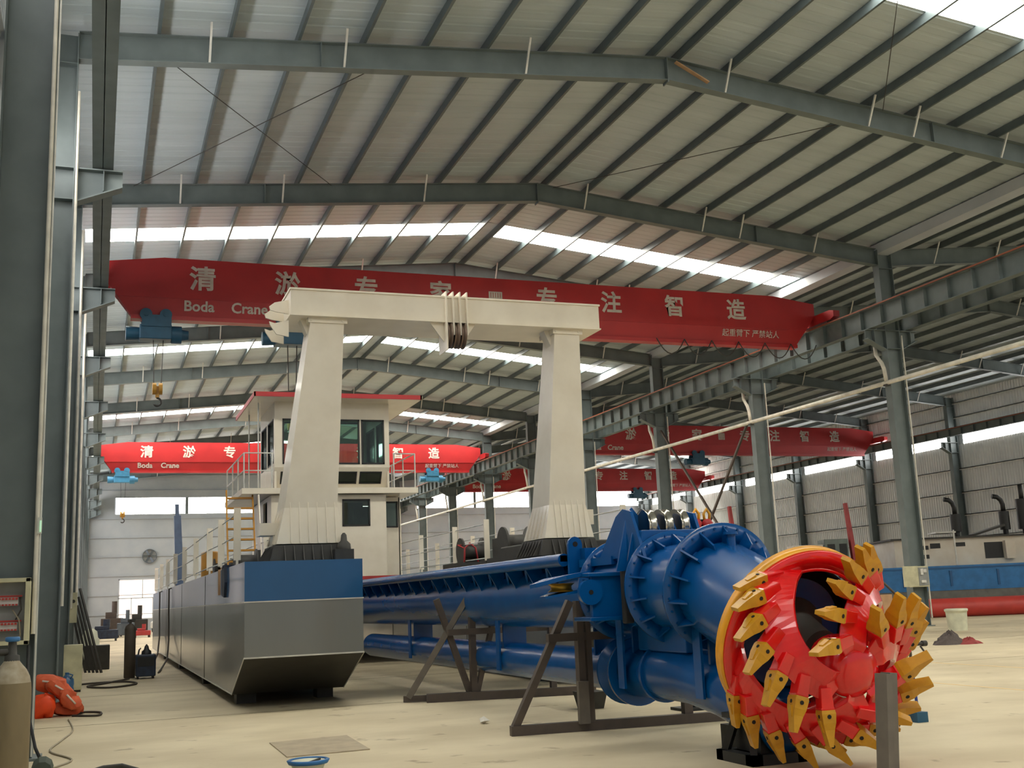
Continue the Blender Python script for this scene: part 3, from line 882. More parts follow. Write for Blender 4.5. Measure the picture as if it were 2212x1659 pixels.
mb = wallx(4.62, 7.95, DK, 4.82, HY, .06, lowh); mb.build('lower_wall', M['white'], dh)
mb = wally(HY + .06, HY + 4, DK, 4.82, 4.62, .06, [(HY + .8, HY + 1.6, 3.7, 4.7)]); mb.build('lower_wall', M['white'], dh)
mb = wally(HY + .06, HY + 1.2, DK, 4.82, 7.89, .06, []); mb.build('lower_wall', M['white'], dh)
mb = wallx(4.62, 8.6, DK, 4.82, HY + 4, .06, [(5.2, 6.0, 3.6, 4.6), (6.8, 7.6, 3.6, 4.6)]); mb.build('lower_wall', M['white'], dh)
mb = wallx(7.95, 8.58, DK, 4.82, HY + .9, .06, [(8.02, 8.52, 3.92, 4.68)]); mb.build('lower_wall', M['white'], dh)
mb = wally(HY + .9, HY + 4, DK, 4.82, 8.55, .06, []); mb.build('lower_wall', M['white'], dh)
def window(x0, x1, z0, z1, y, g='glass', fr=.035):
    f = MB()
    f.box(x0 - .01, x0 + fr, y - .02, y + .06, z0 - .01, z1 + .01); f.box(x1 - fr, x1 + .01, y - .02, y + .06, z0 - .01, z1 + .01)
    f.box(x0, x1, y - .02, y + .06, z0 - .01, z0 + fr); f.box(x0, x1, y - .02, y + .06, z1 - fr, z1 + .01)
    o = f.build('window_frame', M['black'], dh, label='black window frame')
    p = MB(); p.box(x0 + fr * .5, x1 - fr * .5, y + .02, y + .028, z0 + fr * .5, z1 - fr * .5); p.build('window_pane', M[g], o, label='greenish window pane')
window(6.66, 7.46, 3.92, 4.68, HY)
window(8.02, 8.52, 3.92, 4.68, HY + .9)
mb = MB(); mb.box(7.3, 7.85, HY + 1.5, HY + 1.56, 2.6, 4.6); mb.box(4.7, 7.8, HY + 2.4, HY + 2.45, 2.5, 4.8); mb.build('inner_partition', M['interior'], dh)
mb = MB(); mb.box(6.68, 7.0, HY + 2.3, HY + 2.33, 4.3, 4.42); mb.build('lit_panel', emit('cabin_lamp', (200, 255, 230), 1.6), dh, label='lit strip lamp seen in the cabin')
# bridge deck
mb = MB(); mb.box(3.78, 8.87, HY - .25, HY + 4.2, 4.84, 5.0); mb.build('bridge_deck', M['white'], dh, label='white bridge deck slab')
# wheelhouse
w0, w1 = 4.72, 8.08
wins = [(4.95, 5.60, 5.72, 7.02), (5.72, 6.36, 5.72, 7.02), (6.48, 7.18, 5.72, 7.02), (7.25, 7.92, 5.72, 7.02)]
mb = wallx(w0, w1, 5.62, 7.55, HY, .06, wins); mb.build('wheelhouse_wall', M['white'], dh)
# slanted lower front with small lower windows
lo = [(4.9, 5.55, 5.16, 5.5), (5.68, 6.3, 5.16, 5.5), (6.42, 7.12, 5.16, 5.5), (7.2, 7.86, 5.16, 5.5)]
mb = wallx(w0, w1, 5.0, 5.62, HY, .05, lo)
def slant(mb): mb.v = [(x, y + (5.62 - z) * .55, z) for (x, y, z) in mb.v]; return mb
slant(mb).build('wheelhouse_wall', M['white'], dh)
for (a, b_, c, d) in lo:
    f = MB(); fr = .035
    f.box(a, a + fr, HY - .02, HY + .06, c, d); f.box(b_ - fr, b_, HY - .02, HY + .06, c, d); f.box(a, b_, HY - .02, HY + .06, c, c + fr); f.box(a, b_, HY - .02, HY + .06, d - fr, d)
    o = slant(f).build('window_frame', M['black'], dh); p = MB(); p.box(a + .02, b_ - .02, HY + .02, HY + .03, c + .02, d - .02); slant(p).build('window_pane', M['darkglass'], o)
for (a, b_, c, d) in wins: window(a, b_, c, d, HY)
bw = [(4.85, 6.38, 5.9, 7.4), (6.5, 7.95, 5.9, 7.4)]
mb = wallx(w0, w1, 5.0, 7.55, HY + 2.9, .06, bw); mb.build('wheelhouse_wall', M['white'], dh)
for (a, b_, c, d) in bw: window(a, b_, c, d, HY + 2.9)
for x in (w0, w1 - .06):
    hs = [(HY + .2, HY + 1.35, 5.75, 7.05), (HY + 1.6, HY + 2.7, 5.75, 7.05)]
    mb = wally(HY + .06, HY + 2.9, 5.0, 7.55, x, .06, hs); mb.build('wheelhouse_wall', M['white'], dh)
    for h in hs:
        f = MB(); fr = .035; f.box(x - .01, x + .07, h[0], h[0] + fr, h[2], h[3]); f.box(x - .01, x + .07, h[1] - fr, h[1], h[2], h[3]); f.box(x - .01, x + .07, h[0], h[1], h[2], h[2] + fr); f.box(x - .01, x + .07, h[0], h[1], h[3] - fr, h[3])
        o = f.build('window_frame', M['black'], dh); p = MB(); p.box(x + .025, x + .033, h[0] + .02, h[1] - .02, h[2] + .02, h[3] - .02); p.build('window_pane', M['glass'], o)
mb = MB(); mb.box(w0 + .06, w1 - .06, HY + .4, HY + 2.9, 5.0, 5.03); mb.build('wheelhouse_floor', M['interior'], dh)
mb = MB(); mb.box(5.6, 7.2, HY + .7, HY + 1.1, 5.03, 5.7); mb.build('console', M['interior'], dh, bevel=.03)
mb = MB(); mb.box(6.35, 6.85, HY + 1.5, HY + 2.0, 5.4, 5.55); mb.box(6.35, 6.85, HY + 1.95, HY + 2.08, 5.5, 6.25); mb.cyl((6.6, HY + 1.75, 5.03), (6.6, HY + 1.75, 5.4), .05); mb.build('helm_chair', M['seat'], dh, bevel=.03)
# roof: slab with a red edge, pale underside
r = MB(); r.box(4.06, 8.88, HY - .75, HY + 3.6, 7.52, 7.58); rf = r.build('wheelhouse_roof', M['white'], dh)
e = MB(); e.box(4.04, 8.90, HY - .78, HY - .74, 7.53, 7.66); e.box(4.04, 4.08, HY - .78, HY + 3.62, 7.53, 7.66); e.box(8.86, 8.9, HY - .78, HY + 3.62, 7.53, 7.66); e.box(4.04, 8.9, HY + 3.58, HY + 3.62, 7.53, 7.66); e.box(4.08, 8.86, HY - .74, HY + 3.58, 7.6, 7.63)
e.build('roof_edge', M['red'], rf, label='red roof edge')
# bridge deck rails
def rails(x0, x1, ys, name='guard_rail'):
    pass
g = MB(); r_ = .02
for xs in ((3.84, 4.66), (8.14, 8.8)):
    a, b_ = xs
    out = a if a < 5 else b_
    for z in (5.5, 6.0):
        g.tube([(b_ if a < 5 else a, HY - .18, z), (out, HY - .18, z), (out, HY + 4.1, z)], r_, 6)
g.build('guard_rail', M['girt'], dh, label='white tube rails of the bridge deck')
for (x, y) in ((3.84, HY - .18), (4.62, HY - .18), (3.84, HY + 1.2), (3.84, HY + 2.6), (3.84, HY + 4.1), (8.16, HY - .18), (8.8, HY - .18), (8.8, HY + 1.2), (8.8, HY + 2.6), (8.8, HY + 4.1)):
    g = MB(); g.cyl((x, y, 5.0), (x, y, 6.0), .022, seg=8); g.build('rail_post', M['girt'], dh)
# roof props at left rear
for y in (HY + .3, HY + 2.4):
    g = MB(); g.cyl((4.3, y, 5.0), (4.3, y, 7.52), .022, seg=8); g.build('roof_prop', M['girt'], dh)
# ochre stair up to the bridge deck
st = thing('stair', (3.76, 31, DK), 'ochre ladder stair rising to the bridge deck', 'stair')
xa, xb = 3.40, 4.12
yA, yB = HY - 1.6, HY + .2
S = []
for x in (xa, xb):
    mb = MB(); mb.bar((x - (0.12), yA, DK), (x, yB, 4.95), .04, .14); mb.build('stringer', M['stair'], st)
for k in range(8):
    f = (k + .6) / 8.3; z = DK + f * 2.5; y = yA + (yB - yA) * f
    mb = MB(); mb.box(xa - .12 * (1 - f), xb - .12 * (1 - f), y - .1, y + .1, z - .02, z + .03); mb.build('tread', M['stair'], st)
# side screen plate right of the stair
mb = MB(); mb.prism([(4.2, HY - 1.3, DK), (4.2, HY - .28, DK), (4.2, HY - .28, 4.8), (4.2, HY - .45, 4.8)], (.03, 0, 0)); mb.build('side_screen', M['white'], st)

# deck rails -------------------------------------------------------------
def deckrail(x, ys, lab, w=.13, h=1.08, z=DK):
    g = thing('deck_railing', (x, ys[0], z), lab, 'deck railing')
    for y in ys:
        p = MB(); p.box(x - w / 2, x + w / 2, y - .012, y + .012, z + .12, z + h); p.box(x - .02, x + .02, y - .03, y + .03, z, z + .15); p.build('post', M['white'], g)
    for zz in (.18, .58, h - .1):
        p = MB(); p.tube([(x + .03 * math.sin(i * 2.1), y, z + zz) for i, y in enumerate(ys)], .013, 6); p.build('rail_line', M['girt'], g)
deckrail(2.43, [21.1, 23.9, 26.4, 30.1, 34.1, 38, 42, 46, 50], 'white flat-bar railing along the left pontoon')
deckrail(4.2, [27.0, 30.0, 36, 40.2, 44.4, 48.6], 'white flat-bar railing along the inner edge of the left pontoon')
deckrail(8.62, [25.0, 27.5, 30.7, 33.2, 36], 'white flat-bar railing along the inner edge of the right pontoon')
deckrail(10.45, [21.4, 24.5, 28.2, 31.6, 35.3, 39, 43, 47], 'white flat-bar railing along the outer edge of the right pontoon')

# winches and deck gear: left
def winch(x, y, s, lab, mtl='dark'):
    g = thing('winch', (x, y, DK + .02), lab, 'winch')
    z = DK + .02
    b = MB(); b.box(x - .6 * s, x + .6 * s, y - .9 * s, y + .9 * s, z, z + .14 * s); b.build('base_frame', M[mtl], g)
    b = MB(); b.lathe((x - .45 * s, y - .3 * s, z + .45 * s), (1, 0, 0), [(0, .38 * s), (.05 * s, .38 * s), (.06 * s, .2 * s), (.62 * s, .2 * s), (.63 * s, .38 * s), (.68 * s, .38 * s)], 24); b.build('drum', M[mtl], g)
    b = MB(); b.box(x - .35 * s, x + .25 * s, y + .2 * s, y + .7 * s, z + .14 * s, z + .62 * s); b.cyl((x, y + .7 * s, z + .4 * s), (x, y + 1.1 * s, z + .4 * s), .17 * s); b.build('gear_motor', M[mtl], g, bevel=.02)
    b = MB(); b.bar((x + .3 * s, y - .1 * s, z), (x + .3 * s, y - .1 * s, z + .8 * s), .1 * s, .3 * s); b.build('side_stand', M[mtl], g, bevel=.01)
winch(9.2, 24.6, 1.0, 'dark winch on the right pontoon')
winch(9.0, 27.3, .9, 'second dark winch behind it on the right pontoon')
winch(3.55, 28.5, .8, 'dark winch behind the left pontoon railing')
winch(3.3, 31.5, .7, 'dark winch farther along the left pontoon')
b = MB(); b.box(8.55, 10.4, 21.4, 23.9, DK + .02, DK + .36); b.build('gear_frame', M['dark'], label='low dark gear frame on the right pontoon beside the gantry foot', cat='frame', bevel=.03)
b = MB(); b.tube([(8.58, 26.7, DK), (8.62, 26.7, DK + .5), (8.75, 26.7, DK + .62), (8.9, 26.7, DK + .5), (8.98, 26.7, DK)], .025, 8); b.tube([(8.6, 26.7, DK + .5), (8.5, 26.9, DK + .58), (8.9, 26.9, DK + .6)], .02, 8)
b.build('red_bracket', M['boomred'], label='small red tube bracket left of the dark winches', cat='bracket')
b = MB(); b.box(4.0, 4.34, 19.9, 20.25, DK + .02, DK + .22); b.lathe((4.2, 20.1, DK + .22), (0, 0, 1), [(0, .13), (.1, .12), (.16, .06), (.26, .05), (.3, .02)], 14); b.build('deck_fitting', M['dark'], label='small dark fitting on the left pontoon right of the gantry foot', cat='fitting')
b = MB(); b.lathe((3.4, 36.5, DK), (0, 0, 1), [(0, .3), (1.0, .3), (1.05, .2)], 18); b.build('deck_drum', M['stair'], label='ochre drum standing on the left pontoon behind its railing', cat='drum')
b = MB(); b.bar((3.12, 46, DK), (2.98, 46, 5.4), .32, .32, w1=.26, h1=.26); b.bar((2.98, 46, 5.4), (2.96, 46, 5.85), .15, .15); b.build('spud_boom', M['boom'], label='slate blue upright boom against the bright far window', cat='boom')
# gloves hung over the side, pale hanging strap
b = MB(); b.prism([(2.30, 22.05, 2.5), (2.30, 22.5, 2.5), (2.30, 22.42, 1.95), (2.30, 22.1, 1.92), (2.30, 21.98, 2.2)], (.05, 0, 0)); b.box(2.3, 2.5, 22.1, 22.4, 2.47, 2.53)
b.build('cloth', M['weld'], label='dark navy cloth hung over the edge of the left pontoon', cat='cloth')
b = MB(); b.box(2.30, 2.34, 23.1, 23.2, 1.98, 2.52); b.box(2.3, 2.6, 23.1, 23.2, 2.48, 2.52)
b.build('strap', M['wood'], label='tan strap hanging over the edge of the left pontoon beside the navy cloth', cat='strap')
# hoses down the hull side
for i, (yy, lab) in enumerate(((38.5, 'dark hose hanging down the left pontoon side, nearer one'), (44.0, 'dark hose hanging down the left pontoon side, farther one'))):
    b = MB(); yo = [0, .3, -.4, -.9, -2.2, -4.2]
    b.tube([(2.5, yy, 2.5), (2.27, yy, 2.42), (2.26, yy - .2, 1.6), (2.25, yy - .6, .8), (2.15, yy - 1.6, .25), (1.9, yy - 3.0 - i, .03), (1.75, yy - 4.6 - i * 2, .02)], .028, 8)
    b.build('hose', M['cable'], label=lab, cat='hose')
# ================================================================== CUTTER LADDER
LX = 6.45
cl = thing('cutter_ladder', (LX, 18, .4), 'long glossy blue cutter ladder with flanged drive housing, resting on brown steel stands', 'ladder')
def bl(mb, name, m='blue', **k): return mb.build(name, M[m], cl, **k)
Ya, Yb_ = 12.0, 10.85
TILT = R(20)
ax = Vector((0, -math.cos(TILT), -math.sin(TILT)))
PB = Vector((LX, 10.85, 1.71))
PR = Vector((LX, 9.49, 1.21))
mb = MB(); mb.cyl((LX, 28.5, 1.66), (LX, 12.0, 1.70), .46, .46, seg=40); bl(mb, 'main_tube')
# deck plate on top with lips and struts
mb = MB(); mb.box(5.82, 7.08, 13.9, 28.6, 2.14, 2.22); bl(mb, 'top_plate')
for x in (5.87, 7.03):
    mb = MB(); mb.cyl((x, 13.9, 2.16), (x, 28.6, 2.16), .085, seg=24); bl(mb, 'edge_pipe')
for k in range(18):
    y = 14.5 + k * .82
    mb = MB()
    mb.prism([(5.84, y, 2.12), (6.1, y, 2.12), (6.14, y, 1.98), (6.02, y, 1.80)], (0, .03, 0))
    bl(mb, 'bracket'); mb = MB(); mb.prism([(7.06, y, 2.12), (6.8, y, 2.12), (6.76, y, 1.98), (6.88, y, 1.80)], (0, .03, 0))
    bl(mb, 'bracket'); mb = MB(); mb.bar((5.9, y + .12, 2.1), (6.08, y + .5, 1.88), .03, .06); bl(mb, 'strut')
# suction pipe below
mb = MB(); mb.cyl((LX, 27.5, .70), (LX, 13.35, .72), .265, seg=32); mb.build('suction_pipe', M['blue'], cl)
mb = MB(); mb.lathe((LX, 13.38, .72), (0, -1, 0), [(0, .42), (.04, .42), (.05, .3), (.30, .3), (.31, .42), (.36, .42)], 40); bl(mb, 'pipe_flange')
mb = MB(); mb.tube([(LX, 13.2, .72), (LX, 12.2, .74), (LX, 11.6, .73), (LX, 10.9, .64), (LX, 10.2, .48), (LX, 9.75, .34)], [.31, .31, .31, .31, .31, .31], 32); bl(mb, 'lower_elbow')
mb = MB(); mb.lathe((LX, 12.35, .735), (0, -1, 0), [(0, .345), (.05, .345)], 40); bl(mb, 'pipe_collar')
for (y, x) in ((13.9, 5.98), (12.75, 6.02), (10.9, 6.05), (17.5, 6.1), (23, 6.1)):
    mb = MB(); mb.box(x + .05, x + .08, y - .08, y + .08, .55, 1.75); mb.box(LX - .2, LX + .2, y - .02, y + .02, .9, 1.4); bl(mb, 'hanger_plate')
# frame box under the flange
mb = MB(); mb.box(6.25, 6.7, 11.4, 12.6, 1.0, 1.3); bl(mb, 'lower_box', bevel=.02)
# drive end: cone, flanges and gussets
def flange(p, d, ro, ri, th, name, n=14, glen=.24, back=False):
    a, b, dd = frame(d)
    mb = MB(); mb.lathe(Vector(p), d, [(0, ri - .05), (0, ro), (th, ro), (th, ri - .05)], 56, caps=False, closed=True)
    for k in range(n):
        an = 2 * PI * (k + .5) / n
        r_ = a * math.cos(an) + b * math.sin(an); tq = a * -math.sin(an) + b * math.cos(an)
        q = Vector(p) + dd * th
        mb.prism([q + r_ * (ri - .04) - tq * .01, q + r_ * (ro - .03) - tq * .01, q + r_ * (ri + .02) + dd * glen - tq * .01, q + r_ * (ri - .04) + dd * glen - tq * .01], tq * .02)
    for k in range(n * 2):
        an = 2 * PI * (k + .25) / (2 * n)
        r_ = a * math.cos(an) + b * math.sin(an)
        q = Vector(p) + dd * th + r_ * (ro - .05)
        mb.cyl(q, q + dd * .02, .013, seg=6)
    return bl(mb, name)
mb = MB(); mb.lathe((LX, 13.55, 1.73), (0, -1, 0), [(0, .46), (.3, .50), (1.55, .50), (2.75, .50)], 48); bl(mb, 'drive_housing')
flange((LX, 13.35, 1.74), (0, -1, 0), .64, .50, .035, 'flange', 12, .18)
flange((LX, 11.95, 1.74), (0, -1, 0), .66, .50, .045, 'flange', 14, .2)
mid = Vector((0, -math.cos(R(12)), -math.sin(R(12))))
flange(PB + Vector((0, .08, .02)), mid, .70, .53, .05, 'flange', 14, .22)
mb = MB(); mb.lathe(PB + Vector((0, .12, .02)), ax, [(0, .50), (.12, .53), (1.25, .53), (1.42, .56)], 56); bl(mb, 'drive_housing')
mb = MB(); mb.cyl(PB + Vector((0, -.25, .42)), PB + Vector((0, -.25, .56)), .05, seg=12); mb.cyl(PB + Vector((0, -.25, .56)), PB + Vector((0, -.25, .59)), .08, seg=12); bl(mb, 'filler_cap')
mb = MB(); mb.tube([PB + Vector((-.48, -.12, .06)), PB + Vector((-.48, -.12, .06)) + ax * 1.2], .035, 8); bl(mb, 'side_pipe')
# A-frame with three sheaves on top
y0 = 12.25
mb = MB()
mb.prism([(5.95, y0, 2.05), (5.95, y0 + .04, 2.05), (6.04, y0 + .04, 2.62), (6.12, y0 + .04, 2.72), (6.2, y0 + .04, 2.62), (6.42, y0 + .04, 2.05)][1:], (0, .03, 0))
mb.prism([(6.02, 11.85, 2.1), (6.02, 13.1, 2.12), (6.02, 12.55, 2.62), (6.02, 12.35, 2.70), (6.02, 12.15, 2.66), (6.02, 11.95, 2.3)], (.04, 0, 0))
mb.prism([(6.85, 11.85, 2.1), (6.85, 12.9, 2.12), (6.85, 12.5, 2.55), (6.85, 12.3, 2.66), (6.85, 12.1, 2.62), (6.85, 11.95, 2.3)], (.04, 0, 0))
for x in (6.04, 5.92): mb.prism([(x, 12.1, 1.95), (x - .14, 12.1, 1.95), (x + .02, 12.1, 2.55)], (0, .03, 0))
bl(mb, 'head_plate')
mb = MB(); mb.box(6.06, 6.85, 11.95, 12.05, 2.08, 2.42); mb.box(6.06, 6.85, 12.05, 12.9, 2.08, 2.2); bl(mb, 'cross_box', bevel=.01)
for x in (6.2, 6.42, 6.64):
    mb = MB(); mb.lathe((x, 12.2, 2.48), (1, 0, 0), [(0, .2), (.02, .2), (.045, .165), (.065, .165), (.09, .2), (.11, .2)], 32); mb.build('sheave', M['chrome'], cl, label='bright steel sheave')
for x in (6.34, 6.56, 6.78):
    mb = MB(); mb.prism([(x, 11.95, 2.3), (x, 12.6, 2.2), (x, 12.45, 2.55), (x, 12.3, 2.64), (x, 12.15, 2.6)], (.02, 0, 0)); bl(mb, 'sheave_divider')
# lug with an eye
mb = MB()
pts = [(5.98 + .0, 0, 0)]
prof = [(-.1, 1.95), (.1, 1.95), (.1, 2.36)] + [(.1 * math.cos(a), 2.36 + .1 * math.sin(a)) for a in [R(d) for d in (30, 60, 90, 120, 150)]] + [(-.1, 2.36)]
mb.prism([(5.98 + u, 13.75, z) for u, z in prof], (0, .05, 0)); bl(mb, 'lifting_lug')
mb = MB(); mb.cyl((5.98, 13.742, 2.36), (5.98, 13.748, 2.36), .035, seg=14); mb.build('lug_eye', M['hole'], cl, label='dark eye of the lug')
mb = MB(); mb.box(6.05, 6.5, 13.6, 13.8, 2.1, 2.3); mb.box(6.0, 6.9, 12.7, 13.7, 2.05, 2.15); bl(mb, 'saddle_plate')
# side trunnion with guide sheave
mb = MB(); mb.box(5.55, 6.1, 12.35, 12.42, 1.40, 1.92); mb.box(5.5, 6.1, 12.3, 12.8, 1.90, 1.95); mb.box(5.5, 6.1, 12.3, 12.8, 1.38, 1.43); bl(mb, 'side_arm', bevel=.01)
mb = MB(); mb.cyl((5.52, 12.29, 1.72), (5.52, 12.36, 1.72), .15, seg=24); bl(mb, 'arm_boss')
mb = MB(); mb.cyl((5.52, 12.28, 1.72), (5.52, 12.29, 1.72), .028, seg=12); mb.build('pin_hole', M['hole'], cl, label='dark pin hole')
mb = MB(); mb.prism([(5.62, 12.9, 1.9), (5.62, 12.5, 1.93), (5.3, 12.5, 1.88), (4.98, 12.7, 1.80), (4.98, 12.9, 1.79), (5.25, 13.1, 1.86)], (0, 0, .05)); bl(mb, 'guide_cheek')
mb = MB(); mb.prism([(5.62, 12.9, 1.72), (5.62, 12.5, 1.74), (5.3, 12.5, 1.70), (5.1, 12.7, 1.66), (5.1, 12.9, 1.66), (5.3, 13.1, 1.70)], (0, 0, .03)); bl(mb, 'guide_cheek')
mb = MB(); mb.lathe((5.35, 12.8, 1.74), (.0, 0, 1), [(0, .17), (.03, .13), (.07, .13), (.1, .17)], 24); mb.build('guide_sheave', M['brass'], cl, label='brown rope guide sheave')
mb = MB(); mb.box(5.86, 5.98, 12.1, 12.2, 1.34, 1.98); mb.build('rubber_pad', M['rubber'], cl, label='black vertical pad', bevel=.02)

# ================================================================== CUTTER HEAD
ch = thing('rotary_cutter', (LX, 9.0, .25), 'big red spiral cutter head with a yellow-rimmed ring and ochre teeth', 'cutter head')
A_, B_, D_ = Vector((1, 0, 0)), None, ax
U_ = D_.cross(A_); 
if U_.z < 0: U_ = -U_
def C3(a, r, ang):            # axial distance, radius, angle seen from the front (x right, z up)
    return PR + D_ * a + A_ * (r * math.cos(ang)) + U_ * (r * math.sin(ang))
RO, RI = .90, .735
mb = MB(); mb.lathe(PR - D_ * .02, D_, [(0, RI), (0, RO + .012), (.13, RO + .012), (.13, RO - .02), (.16, RO - .03)][:4] + [(.13, RI)], 72, caps=False, closed=True)
mb.build('rear_ring', M['yellow'], ch, label='ring with yellow rim')
mb = MB(); mb.lathe(PR + D_ * .11, D_, [(0, RI - .002), (0, RO + .006), (.03, RO - .002), (.03, RI - .002)], 72, caps=False, closed=True); mb.lathe(PR - D_ * .03, D_, [(0, RI - .002), (0, RI - .03), (.17, RI - .03), (.17, RI - .002)], 64, caps=False, closed=True)
mb.build('ring_face', M['cred'], ch, label='red front face of the ring')
mb = MB(); mb.lathe(PR - D_ * .28, D_, [(0, .02), (0, RI - .035), (.05, RI - .035), (.05, .02)], 48, caps=False, closed=True); mb.lathe(PR - D_ * .25, D_, [(0, RI - .05), (.2, RI - .05), (.2, RI - .03), (0, RI - .03)], 48, caps=False, closed=True); mb.build('back_plate', M['hole'], ch, label='black plate behind the ring')
mb = MB(); mb.lathe(PR - D_ * .2, D_, [(0, .36), (.1, .34), (.16, .24), (.5, .2), (.56, .2)], 32); mb.build('shaft', M['dark'], ch, label='dark shaft behind the hub')
mb = MB(); mb.lathe(PR + D_ * .42, D_, [(0, .17), (.08, .22), (.42, .26), (.50, .22), (.54, .12), (.54, .03)], 28); mb.lathe(PR + D_ * .5, D_, [(0, .22), (.30, .24), (.35, .2)], 28)
mb.build('hub', M['cred'], ch, label='red faceted hub')
def prof(t):
    K = [(0, .07, .80), (.2, .28, .845), (.4, .47, .80), (.6, .64, .69), (.8, .80, .53), (1.0, .92, .33)]
    for i in range(len(K) - 1):
        if t <= K[i + 1][0]:
            f = (t - K[i][0]) / (K[i + 1][0] - K[i][0]); return K[i][1] + f * (K[i + 1][1] - K[i][1]), K[i][2] + f * (K[i + 1][2] - K[i][2])
    return K[-1][1], K[-1][2]
TW = R(80)
starts = [113, 193, 249, 323, 27]
teeth_n = 7
def blade(deg0, lab):
    ph0 = R(deg0)
    mb = MB(); n = 26
    def sect(t):
        a, r = prof(t); ph = ph0 + TW * (t ** 1.1)
        w = .19 - .05 * t                       # half width along the tangent
        dl = w / max(r, .3)
        # lead edge stands proud, trail edge is tucked in
        P1 = C3(a + .02, r + .05, ph + dl)
        P2 = C3(a, r, ph)
        P3 = C3(a + .03, r - .07, ph - dl)
        cen = PR + D_ * (a * .55)
        def inn(P, th): return P - (P - cen).normalized() * th
        return [P1, P2, P3, inn(P3, .05), inn(P2, .085), inn(P1, .07)]
    rows = [sect(i / n) for i in range(n + 1)]
    a, r = prof(1.0)
    hubr = [p + (PR + D_ * .86 - p) * .6 for p in rows[-1]]
    rows.append(hubr)
    vs = [p for row in rows for p in row]; fs = []
    for i in range(len(rows) - 1):
        for k in range(6):
            j = (k + 1) % 6; fs.append((i * 6 + k, i * 6 + j, (i + 1) * 6 + j, (i + 1) * 6 + k))
    fs.append(tuple(range(6))); fs.append(tuple(range((len(rows) - 1) * 6, len(rows) * 6))[::-1])
    mb.add(vs, fs, smooth=False)
    tips = []
    for k in range(teeth_n):
        t = .06 + .90 * k / (teeth_n - 1)
        a, r = prof(t); ph = ph0 + TW * (t ** 1.1); w = .20 - .04 * t; dl = w / max(r, .3)
        an = ph + dl
        base = C3(a + .0, r + .0, an - .12)
        outw = A_ * math.cos(an) + U_ * math.sin(an)
        tan = A_ * -math.sin(an) + U_ * math.cos(an)
        d = (outw * (.50 + .12 * t) + tan * .92 + D_ * (.12 + .35 * t)).normalized()
        side = d.cross(outw).normalized()
        upv = side.cross(d)
        # red adapter
        mb.bar(base - d * .05, base + d * .13, .165, .10, upv, w1=.145, h1=.115)
        mb.bar(base + d * .12, base + d * .19, .15, .13, upv, w1=.10, h1=.08)
        tips.append((base + d * .14, d, upv, side))
    o = mb.build('blade', M['cred'], ch, label=lab, bevel=.012)
    for (p, d, up, side) in tips:
        t = MB()
        def sec(s, w, h, off=0): 
            q = p + d * s + up * off
            return [q - side * w / 2 - up * h / 2, q + side * w / 2 - up * h / 2, q + side * w / 2 + up * h / 2, q - side * w / 2 + up * h / 2]
        S = [sec(0, .150, .120), sec(.03, .158, .130), sec(.11, .142, .115), sec(.17, .108, .09), sec(.23, .104, .068), sec(.315, .10, .035)]
        vs = [v for s in S for v in s]; fs = [(0, 1, 2, 3), (20, 23, 22, 21)]
        for i in range(5):
            for k in range(4):
                j = (k + 1) % 4; fs.append((i * 4 + k, i * 4 + j, (i + 1) * 4 + j, (i + 1) * 4 + k))
        t.add(vs, fs, 0)
        t.hexa([q for q in sec(.09, .05, .05, .05)] + [q for q in sec(.19, .04, .03, .035)], 0)
        for sg in (-1, 1):
            q = p + d * .055 + side * sg * .076; t.cyl(q, q + side * sg * .005, .019, seg=10, mi=1, smooth=False)
        q = p + d * .055 + up * .064; t.cyl(q, q + up * .004, .017, seg=10, mi=1, smooth=False)
        t.build('tooth', [M['tooth'], M['hole']], o, label='ochre tooth with a dark pin hole')
    return o
for dg, lab in zip(starts, ['red blade sweeping down from the upper left of the ring', 'red blade sweeping under the head from the left', 'red blade at the lower right', 'red blade rising at the right', 'red blade coming down from the top right of the ring']):
    blade(dg, lab)

# stand under the cutter ring
t = thing('cutter_stand', (6.3, 10.05, 0), 'short dark iron trestle under the cutter ring', 'stand')
z1 = .42
mb = MB(); mb.box(5.98, 6.62, 9.75, 9.87, 0, .1); mb.box(5.98, 6.62, 10.3, 10.42, 0, .1); mb.box(5.98, 6.1, 9.75, 10.42, 0, .1); mb.box(6.5, 6.62, 9.75, 10.42, 0, .1); mb.build('base_frame', M['black'], t)
for (x, y) in ((6.04, 9.81), (6.56, 9.81), (6.04, 10.36), (6.56, 10.36)):
    mb = MB(); mb.bar((x, y, .05), (6.3 + (x - 6.3) * .7, y + (10.08 - y) * .5, z1), .07, .07); mb.build('leg', M['black'], t)
mb = MB(); mb.box(6.15, 6.55, 9.85, 10.3, .1, z1); mb.build('column_block', M['black'], t)
mb = MB(); mb.box(6.0, 6.62, 9.85, 10.3, z1, z1 + .05); mb.build('top_plate', M['black'], t)
mb = MB(); mb.box(6.5, 6.8, 10.9, 11.2, 0, .24); mb.build('wood_block', M['dark'], label='small dark block on the floor left of the cutter stand', cat='block')

